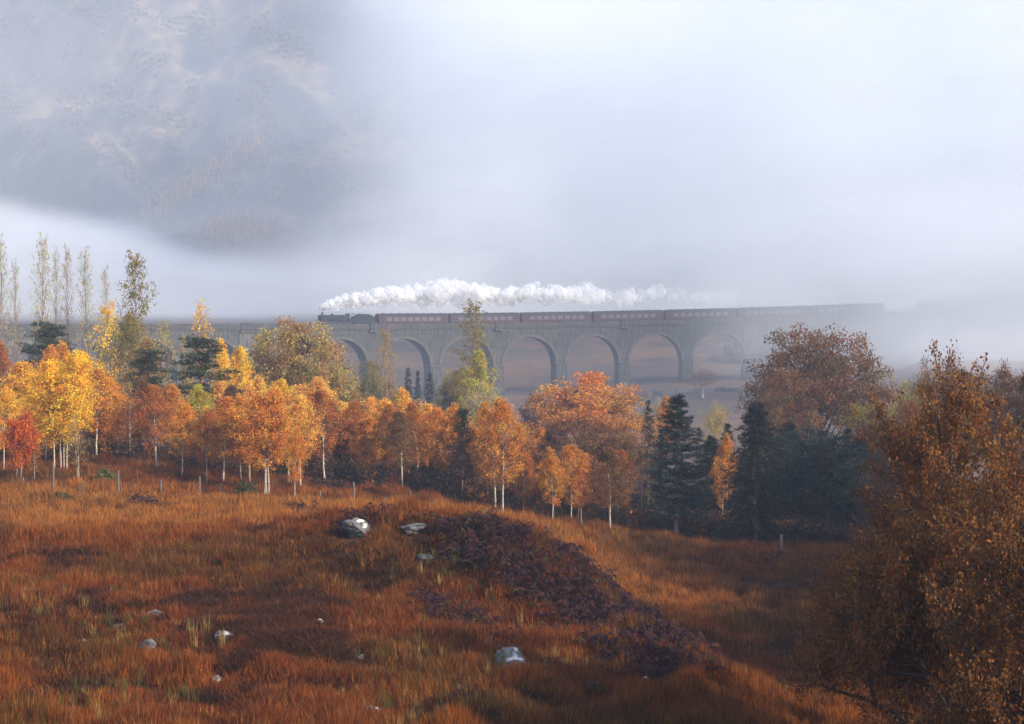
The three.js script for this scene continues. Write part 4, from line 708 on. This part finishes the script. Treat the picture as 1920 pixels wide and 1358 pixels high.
{
  const nearRock = (x, d) => { let m = 0; for (const [rx, rd, rr] of ROCK_AT) { const q = Math.hypot(x - rx, (d - rd + rr * .3) * .75); m = Math.max(m, 1 - sm(rr * .6 + .1, rr * 1.3 + .35, q)); } return m; };
  const R = rng(404), tall = [], straw = [], heath = [], fern = [];
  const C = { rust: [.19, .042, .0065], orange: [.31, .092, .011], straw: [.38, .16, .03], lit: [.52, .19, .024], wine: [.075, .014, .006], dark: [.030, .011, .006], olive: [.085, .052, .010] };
  const mixc = (a, b, t) => [0, 1, 2].map((i) => lerp(a[i], b[i], t));
  for (let n = 0; n < 260000; n++) {
    const d = 37 + 88 * Math.pow(R(), 1.25), x = (R() - .5) * 2 * (.315 * d + 2); if (R() > clamp(1.25 * Math.pow(42 / d, .55), 0, 1)) continue;
    const y = height(x, -d), br = patch(x, d, BRACKEN, .8), he = patch(x, d, HEATH, 1.6), nz = fbm(x * .22, d * .16, 6, 4), fine = noise(x * .9, d * .9, 3), wood = sm(-1, 6, d - woodEdge(x));
    const big = noise(x * .07, d * .06, 12), heathy = sm(.22, .62, .52 * he + 1.35 * nz + .55 * fine * (.4 + .6 * he) - wood * .2);
    if (br > .5 && R() < .25) continue; const near = nearRock(x, d); if (near > .97) continue;
    const roll = R();
    if (roll < heathy * .55 + wood * .15) { const c = mixc(mixc(C.dark, C.wine, R()), C.olive, R() * .3); heath.push({ x, y, z: -d, r: R() * 6.28, s: (.8 + .6 * R()) * (1 + (d - 45) / 140), h: .8 + .7 * R(), c }); if (R() > .12) continue; }
    const t = clamp(.5 + 1.5 * nz + .5 * fine + .6 * big, 0, 1), v = R(); let c = mixc(C.rust, C.orange, t); const dk = sm(.0, .35, noise(x * .35 + 7, d * .28, 9) + .3 * fine); if (v < .30 * dk) c = mixc(c, C.dark, .8); else if (v < .07 + .3 * dk) c = mixc(c, C.straw, .75); else if (v < .32 + .3 * dk) c = mixc(c, C.wine, .75); else if (v < .38 + .3 * dk + .5 * sm(.02, .25, noise(x * .13, d * .13, 20))) c = mixc(c, C.olive, .8);
    const back = sm(62, 76, d) * (1 - sm(88, 96, d)) * (1 - sm(0, 14, x)); if (R() < back * .75) c = mixc(c, R() < .5 ? C.straw : C.lit, .7);          // sunlit band below the wood, painted into the grass colours
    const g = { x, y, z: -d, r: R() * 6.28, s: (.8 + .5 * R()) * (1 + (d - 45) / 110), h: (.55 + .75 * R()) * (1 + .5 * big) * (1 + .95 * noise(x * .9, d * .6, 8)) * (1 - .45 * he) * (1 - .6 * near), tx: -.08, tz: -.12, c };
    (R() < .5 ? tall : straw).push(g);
  }
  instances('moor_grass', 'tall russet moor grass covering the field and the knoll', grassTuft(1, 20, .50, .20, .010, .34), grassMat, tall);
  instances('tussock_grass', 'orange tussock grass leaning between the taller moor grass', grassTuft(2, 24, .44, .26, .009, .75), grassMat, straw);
  const hg = 1 ? grassTuft(8, 46, .30, .24, .012, .95) : (() => { const Q = rng(9), S = new Soup(); for (let i = 0; i < 70; i++) { const a = Q() * 6.283, e = Q(), r = .26 * Math.sqrt(1 - e * e) * (.5 + .5 * Q()), k = tint(Q, .7, 1); leaf(S, Math.cos(a) * r, e * .24, Math.sin(a) * r, .030 + .03 * Q(), Q, k); } for (let i = 0; i < 12; i++) { const a = Q() * 6.283; S.tri(S.v(-.008, 0, 0, [.6, .6, .6]), S.v(.008, 0, 0, [.6, .6, .6]), S.v(Math.cos(a) * .24, .3 * Q() + .08, Math.sin(a) * .24, [.6, .6, .6])); } return S.build(); })();
  instances('heather', 'low dark heather and moss in patches between the grass', hg, grassMat, heath, 'heather');
  const rush = []; for (let i = 0; i < 2600; i++) { const d = 38 + 60 * R() * R(), x = (R() - .5) * 2 * (.315 * d + 1); if (noise(x * .16, d * .13, 31) + .5 * noise(x * .6, d * .5, 33) < .18 || patch(x, d, BRACKEN, .4) > .3) continue; rush.push({ x, y: height(x, -d), z: -d, r: R() * 6.28, s: .6 + .5 * R(), h: .75 + .6 * R(), c: R() < .6 ? [.085, .075, .018] : [.30, .19, .06] }); }
  instances('rush_clumps', 'olive rushes and bleached dead stems scattered through the moor grass', grassTuft(12, 26, .52, .13, .009, .42), grassMat, rush, 'rushes');
  // bracken: arching brown purple fronds on the shaded right flank of the knoll
  const fg = (() => { const Q = rng(31), S = new Soup(); for (let f = 0; f < 7; f++) { const a = f * .9 + Q(), L = .42 + .35 * Q(), up = .55 + .4 * Q(); for (let i = 0; i < 14; i++) { const t = (i + 1) / 14, x = Math.cos(a) * L * t, z = Math.sin(a) * L * t, y = up * Math.sin(t * 2.1) * .75, w = .17 * (1 - t * .8) + .02; for (const s of [1, -1]) { const k = tint(Q, .7, 1); const px = -Math.sin(a) * s, pz = Math.cos(a) * s, j = S.v(x, y, z, k); S.v(x + Math.cos(a) * .055, y - .01, z + Math.sin(a) * .055, k); S.v(x + px * w + Math.cos(a) * .05, y - .05 - .05 * Q(), z + pz * w + Math.sin(a) * .05, k); S.tri(j, j + 1, j + 2); } } } return S.build(); })();
  for (const P of BRACKEN) {
    let x0 = 1e9, x1 = -1e9, d0 = 1e9, d1 = -1e9; for (const [x, d] of P) { x0 = Math.min(x0, x); x1 = Math.max(x1, x); d0 = Math.min(d0, d); d1 = Math.max(d1, d); }
    const n = (x1 - x0 + 1) * (d1 - d0 + 1) * 30; for (let i = 0; i < n; i++) { const x = lerp(x0 - .5, x1 + .5, R()), d = lerp(d0 - .5, d1 + .5, R()); if (dSeg(x, d, P) > 1.0 * noise(x * .8, d * .8, 7) + .3 * R() - .15 || noise(x * .55, d * .55, 5) + .6 * noise(x * 1.7, d * 1.7, 3) > (P === BRACKEN[0] ? .26 : .16)) continue; const v = R(), c = v < .6 ? [.036, .013, .018] : v < .85 ? [.060, .018, .016] : [.05, .032, .011]; fern.push({ x, y: height(x, -d), z: -d, r: R() * 6.28, s: (P === BRACKEN[0] ? .42 : .36) + .42 * R(), h: (P === BRACKEN[0] ? .55 : .4) + .8 * R() * R(), tx: (R() - .5) * .3, tz: (R() - .5) * .3, c }); }
  }
  instances('bracken', 'withered purple brown bracken spilling down the right flank of the knoll', fg, grassMat, fern, 'bracken');
  // bare brush and saplings on the floor of the wood
  const bg = (() => { const Q = rng(17), S = new Soup(); for (let i = 0; i < 26; i++) { const a = Q() * 6.283, l = .5 + 1.3 * Q(), x = Math.cos(a) * .3 * l, z = Math.sin(a) * .3 * l, w = .014; S.tri(S.v(-w, 0, w, [1, 1, 1]), S.v(w, 0, -w, [1, 1, 1]), S.v(x, l, z, [1, 1, 1])); for (let k = 0; k < 5; k++) { const t = .3 + .7 * Q(); leaf(S, x * t + gauss(Q) * .15, l * t + gauss(Q) * .12, z * t + gauss(Q) * .15, .05 + .06 * Q(), Q, tint(Q, .6, 1.2)); } } return S.build(); })();
  const brush = []; for (let i = 0; i < 9000; i++) { const d0 = 98 + 60 * R() * R(), x = (R() - .5) * 2 * (.31 * d0 + 3), d = d0; if (d < woodEdge(x) + 4 + 4 * noise(x * .3, 2)) continue; const v = R(); brush.push({ x, y: height(x, -d), z: -d, r: R() * 6.28, s: .5 + .6 * R(), c: v < .6 ? [.045, .024, .022] : v < .8 ? [.09, .034, .016] : v < .92 ? [.20, .07, .014] : [.04, .045, .018] }); }
  instances('undergrowth', 'dark brushwood and young growth on the floor of the birch wood', bg, grassMat, brush, 'undergrowth');
}
// ---------------------------------------------------------------- shrubs, rocks, fence posts
const bushA = bushGeo(61, false, 1.4, .8, 520, .07), bushB = bushGeo(62, true, 1.2, .95, 460, .07);
function shrub(px, py, w, h, geo, m, name, label) { const p = hit(px, py); if (!p) return console.log('no ground', label); const d = -p.z, t = thing(name, label, 'shrub'), W = geo === bushA ? 1.4 : 1.2, H = geo === bushA ? .8 : .95; t.position.copy(p); t.position.y -= .05; t.scale.set(w / F * d / W, h / F * d / H, w / F * d / W); t.rotation.y = px; mesh('stem', geo.stem, twigMat, t); mesh('foliage', geo.foliage, m, t); }
const shrubGreen = leafMat('shrubgreen', .12, .12, .02), shrubDark = leafMat('shrubdark', .05, .06, .016), heathM = leafMat('heathhump', .07, .03, .028);
shrub(195, 914, 62, 34, bushA, shrubGreen, 'green_shrub', 'large mossy green shrub below the leftmost birches, a post before it');
shrub(115, 948, 50, 24, bushA, shrubDark, 'green_shrub', 'low olive shrub in the grass at the far left of the fence');
shrub(157, 970, 30, 16, bushA, shrubDark, 'green_shrub', 'smallest olive shrub, in the grass below the fence on the left');
shrub(388, 944, 28, 16, bushA, shrubGreen, 'green_shrub', 'tiny bright green shrub beside the tall dark fence post');
shrub(460, 940, 52, 36, bushA, shrubDark, 'green_shrub', 'dark green shrub under the birch with two stems in a V');
shrub(775, 952, 46, 28, bushA, shrubDark, 'green_shrub', 'dark shrub behind the fence left of the lone pine');
shrub(852, 972, 40, 22, bushA, shrubGreen, 'green_shrub', 'sprawling olive shrub in the grass below the lone pine');
shrub(1075, 1020, 34, 27, bushB, shrubGreen, 'juniper_bush', 'round green juniper beside the field post under the copper birches');
shrub(1118, 1314, 50, 40, bushB, shrubDark, 'juniper_bush', 'dark green juniper low in the foreground, right of the big boulder');
shrub(598, 918, 54, 22, bushA, heathM, 'heather_hump', 'dark heather hump left of the pair below the dark red birch');
shrub(632, 925, 62, 24, bushA, heathM, 'heather_hump', 'larger dark heather hump right of the pair below the dark red birch');
shrub(690, 936, 46, 20, bushA, heathM, 'heather_hump', 'low heather hump behind the fence below the small bright orange birch');
shrub(265, 955, 70, 26, bushA, heathM, 'heather_hump', 'wide heather hump in the grass left of the three stemmed birch');
shrub(330, 962, 60, 20, bushA, heathM, 'heather_hump', 'flat heather hump in the grass below the fence');
function rockGeo(seed, flat, jag) {
  const g = mergeVertices(new THREE.IcosahedronGeometry(1, 9).deleteAttribute('uv').deleteAttribute('normal')), p = g.attributes.position, c = [], R = rng(seed), cuts = [];
  for (let i = 0; i < 15; i++) { const a = R() * 6.283, e = R() * 1.8 - .6; cuts.push([Math.cos(a) * Math.cos(e), Math.sin(e), Math.sin(a) * Math.cos(e), .5 + .32 * R()]); }
  for (let i = 0; i < p.count; i++) {
    let v = V(p.getX(i), p.getY(i), p.getZ(i)); for (const k of cuts) { const q = v.x * k[0] + v.y * k[1] + v.z * k[2] - k[3]; if (q > 0) v.addScaledVector(V(k[0], k[1], k[2]), -q * .9); }
    const n = fbm(v.x * 2.2 + seed, v.y * 2.2, v.z * 2.2, 6), ridge = Math.abs(noise(v.x * 3 + v.y * 5 + seed, v.y * 4, v.z * 3)); v.multiplyScalar(1 + jag * n - jag * .5 * (1 - sm(0, .09, ridge)));
    p.setXYZ(i, v.x, v.y * flat, v.z);
    const q = noise(v.x * 1.6 + seed * 3, v.y * 2.2, v.z * 1.6), f = fbm(v.x * 6, v.y * 6 + seed, v.z * 6, 3), li = noise(v.x * 5 + 9, v.y * 5, v.z * 5 + seed); // grey schist, white quartz, olive lichen
    if (q > .38) c.push(.56, .55, .53); else if (li > .30) c.push(.075, .07, .025); else { const s = .105 + .14 * f + .03 * noise(v.x * 14, v.y * 14, v.z * 14); c.push(s * 1.02, s * .99, s * 1.02); }
  }
  g.setAttribute('color', new THREE.Float32BufferAttribute(c, 3)); g.computeVertexNormals(); return g;
}
const rockMat = mat(0xffffff, { vertexColors: true, roughness: .95 }), ROCKS = [0, 1, 2, 3, 4].map((i) => rockGeo(3 + i * 7, .8, (.34 + .06 * i)));
function rock(px, py, w, h, k, label, turn = 0, tilt = 0) { const p = hit(px, py); if (!p) return console.log('no ground', label); const d = -p.z, r = mesh('boulder', ROCKS[k], rockMat); r.name = r.name; tag(r, label, 'rock'); const k2 = w < 30 ? 1.4 : .98, W = w / F * d / 1.75 * k2, H = h / F * d / 1.25 * k2 * .88; r.position.set(p.x, p.y + H * .40, p.z); r.scale.set(W, H, W * .8); r.rotation.set(0, turn, tilt, 'ZYX'); }
for (const r of ROCK_LIST) rock(...r);
const postMat = mat(rgb(.15, .125, .11), { map: tex(64, 128, (u, v) => { const s = .75 + .35 * tileNoise(u, v * .2, 30, 3) + .2 * tileNoise(u, v, 8, 6); return [s, s, s]; }), roughness: .95 });
function post(px, top, base, label, w = .13, tilt = 0) { const p = hit(px, base) ?? V(atX(px, 100), ground(atX(px, 100), -100), -100), d = -p.z, H = (base - top) / F * d + .4; const g = new THREE.CylinderGeometry(w * .46, w * .52, H, 9, 4); const a = g.attributes.position; for (let i = 0; i < a.count; i++) { a.setX(i, a.getX(i) * (1 + .12 * noise(a.getY(i) * 3, px))); if (a.getY(i) > H * .49) a.setY(i, a.getY(i) + a.getX(i) * .35); } g.computeVertexNormals(); const m = mesh('fence_post', g, postMat); tag(m, label, 'fence post', 'weathered fence posts along the wood edge'); m.position.set(p.x, p.y + H / 2 - .15, p.z); m.rotation.z = tilt; }
[[41, 905, 925, 'stub of a fence post near the left edge'], [98, 876, 930, 'fence post below the golden birch, first tall one from the left', .12], [153, 910, 935, 'thin fence post right of the white footed bare birch', .07], [220, 893, 936, 'fence post in front of the large mossy green shrub'], [300, 911, 934, 'short pale fence post right of the large mossy shrub'], [373, 903, 938, 'tall dark fence post at the foot of the rusty birch', .12], [413, 915, 938, 'grey fence post left of the dark green shrub'], [599, 930, 950, 'short fence post below the left heather hump'], [663, 914, 956, 'tall fence post below the right heather hump', .11, .03], [721, 943, 961, 'short fence post right of the tall one near the knoll crest'], [768, 930, 968, 'slender fence post above the flat grey boulder', .08, -.02], [853, 934, 958, 'fence post by the foot of the lone pine', .08], [884, 975, 985, 'barely seen fence post below the lone pine', .07], [1090, 964, 1004, 'pale fence post beside the round juniper', .11, .03], [1249, 1003, 1021, 'fence post left of the pale conifer trunk', .08], [1301, 984, 1023, 'leaning pale fence post right of the pale conifer trunk', .09, .05], [1355, 1012, 1024, 'short fence post between the two conifer trunks'], [1369, 1008, 1024, 'thin fence post next to the short one between the conifer trunks', .06], [1403, 1005, 1026, 'fence post just left of the dark conifer trunk', .09], [1466, 1013, 1045, 'stout pale fence post, last on the right', .17]].forEach((a) => post(...a));
{ // dry stone wall across the far field
  const S = new Soup(), R = rng(3), pts = []; for (let px = 1225; px <= 1440; px += 2.2) { const d = 438 + 6 * noise(px * .02, 1); pts.push([atX(px, d), -d, .75 + .35 * R() - (Math.abs(px - 1262) < 6 ? .5 : 0)]); }
  pts.forEach(([x, z, h], i) => { const y = ground(x, z), k = .7 + .5 * R(), c = [.08 * k, .075 * k, .078 * k]; S.v(x, y - .3, z + .45, c); S.v(x + .1 * R(), y + h, z + .25 + .1 * R(), c); S.v(x, y + h + .05, z - .2, c); S.v(x, y - .3, z - .45, c); if (i) { const a = i * 4; for (let j = 0; j < 3; j++) S.quad(a - 4 + j, a + j, a + j + 1, a - 3 + j); } });
  tag(mesh('stone_wall', S.build(), mat(0xffffff, { vertexColors: true })), 'low dry stone wall crossing the far field below the viaduct', 'wall');
}
// ---------------------------------------------------------------- far woods
{
  const R = rng(66), conif = [], larch = [], wood = [];
  const cone = (() => { const Q = rng(4), S = new Soup(); for (let l = 0; l < 11; l++) { const t = l / 11; for (let k = 0; k < 7; k++) { const a = k * .9 + l * .5 + Q() * .4, r = 2.1 * (1 - t) * (.75 + .5 * Q()) + .12, y = t * 7 + .7, w = .38, c = tint(Q, .5); S.tri(S.v(-Math.sin(a) * w, y + .7, Math.cos(a) * w, c), S.v(Math.sin(a) * w, y + .6, -Math.cos(a) * w, c), S.v(Math.cos(a) * r, y - .5, Math.sin(a) * r, c)); } } S.tube([V(0, -.5, 0), V(0, 7.6, 0)], (t) => .14 * (1 - t), 5, [.5, .4, .3]); S.uv = []; return S.build(); })();
  const puff = (() => { const Q = rng(5), S = new Soup(); for (let i = 0; i < 150; i++) { const a = Q() * 6.283, e = Q() * 1.6 - .6, r = 2.2 * Math.pow(Q(), .4); leaf(S, Math.cos(a) * Math.cos(e) * r, 3.6 + Math.sin(e) * r * 1.1 + noise(a, e), Math.sin(a) * Math.cos(e) * r, .42, Q, tint(Q, .5)); } S.tube([V(0, -.5, 0), V(0, 4, 0)], (t) => .16 * (1 - t * .6), 5, [.5, .4, .3]); S.uv = []; return S.build(); })();
  const onHill = (px, py, list, c, s) => { for (let d = 640; d < 1270; d += 3) { const x = atX(px, d); if (height(x, -d) >= atY(py, d)) { list.push({ x, y: height(x, -d) - .2, z: -d, r: R() * 6.28, s: s * (.7 + .6 * R()), h: s * (.8 + .7 * R()), c }); return; } } };
  for (let i = 0; i < 5000; i++) { const px = 260 * R(), py = lerp(292, 400, R()); if (py > 292 + 24 * Math.abs(noise(px * .02, 3)) + px * .06 && noise(px * .03, py * .03, 2) + .4 * noise(px * .09, py * .1, 5) > -.2 + .9 * sm(150, 255, px + 60 * noise(py * .05, 8)) + .5 * sm(375, 300, py + 30 * noise(px * .04, 1)) * .6) onHill(px, py, conif, R() < .7 ? [.045, .065, .05] : [.09, .10, .06], .40); }
  for (let i = 0; i < 1700; i++) { const t = R(), px = lerp(265, 500, t), c = lerp(395, 290, sm(0, 1, t)), py = c + (R() - .5) * lerp(34, 62, t); if (noise(px * .04, py * .06, 7) + .5 * noise(px * .12, py * .14, 3) > -.05) onHill(px, py, larch, R() < .6 ? [.50, .27, .09] : [.20, .15, .08], .38); }
  for (let i = 0; i < 1500; i++) { const px = lerp(370, 530, R()), py = lerp(402, 470, R()); if (noise(px * .03, py * .05, 17) + .5 * noise(px * .1, py * .12, 3) > -.1 + 1.2 * sm(.7, 1, Math.hypot((px - 450) / 85, (py - 438) / 38))) onHill(px, py, larch, R() < .6 ? [.50, .26, .10] : [.22, .15, .09], .38); }
  instances('conifer_forest', 'grey green conifer forest on the lower left slope of the mountain', cone, grassMat, conif, 'forest');
  const scrub = []; for (let i = 0; i < 9000; i++) { const px = 700 * R(), py = 380 * R(); if (noise(px * .012 + py * .004, py * .016 - px * .008, 5) + .5 * noise(px * .04, py * .05, 2) + .35 * noise(px * .13, py * .15, 7) > .16) onHill(px, py, scrub, R() < .65 ? [.34, .24, .12] : [.10, .09, .07], .30); }
  instances('hill_scrub', 'pale tan scrub and dead grass clumps in patches over the mountain slope', puff, grassMat, scrub, 'scrub');
  instances('larch_forest', 'golden larch strip climbing the shaded mountain slope', cone, grassMat, larch, 'forest');
  for (let i = 0; i < 2600; i++) { const d = lerp(535, 650, R()), px = lerp(1370, 2080, R()), x = atX(px, d), rowY = HORIZON - height(x, -d) / d * F; if (rowY > 700 - 50 * noise(px * .006, d * .02) || noise(x * .03, d * .04, 4) < -.2) continue; wood.push({ x, y: height(x, -d) - .2, z: -d, r: R() * 6.28, s: .5 + .6 * R(), c: R() < .5 ? [.07, .055, .04] : R() < .6 ? [.13, .07, .04] : [.045, .055, .04] }); }
  instances('hillside_wood', 'dim bare wood on the hillside beyond the right end of the viaduct', puff, grassMat, wood, 'wood');
}
renderer.render(scene, camera);
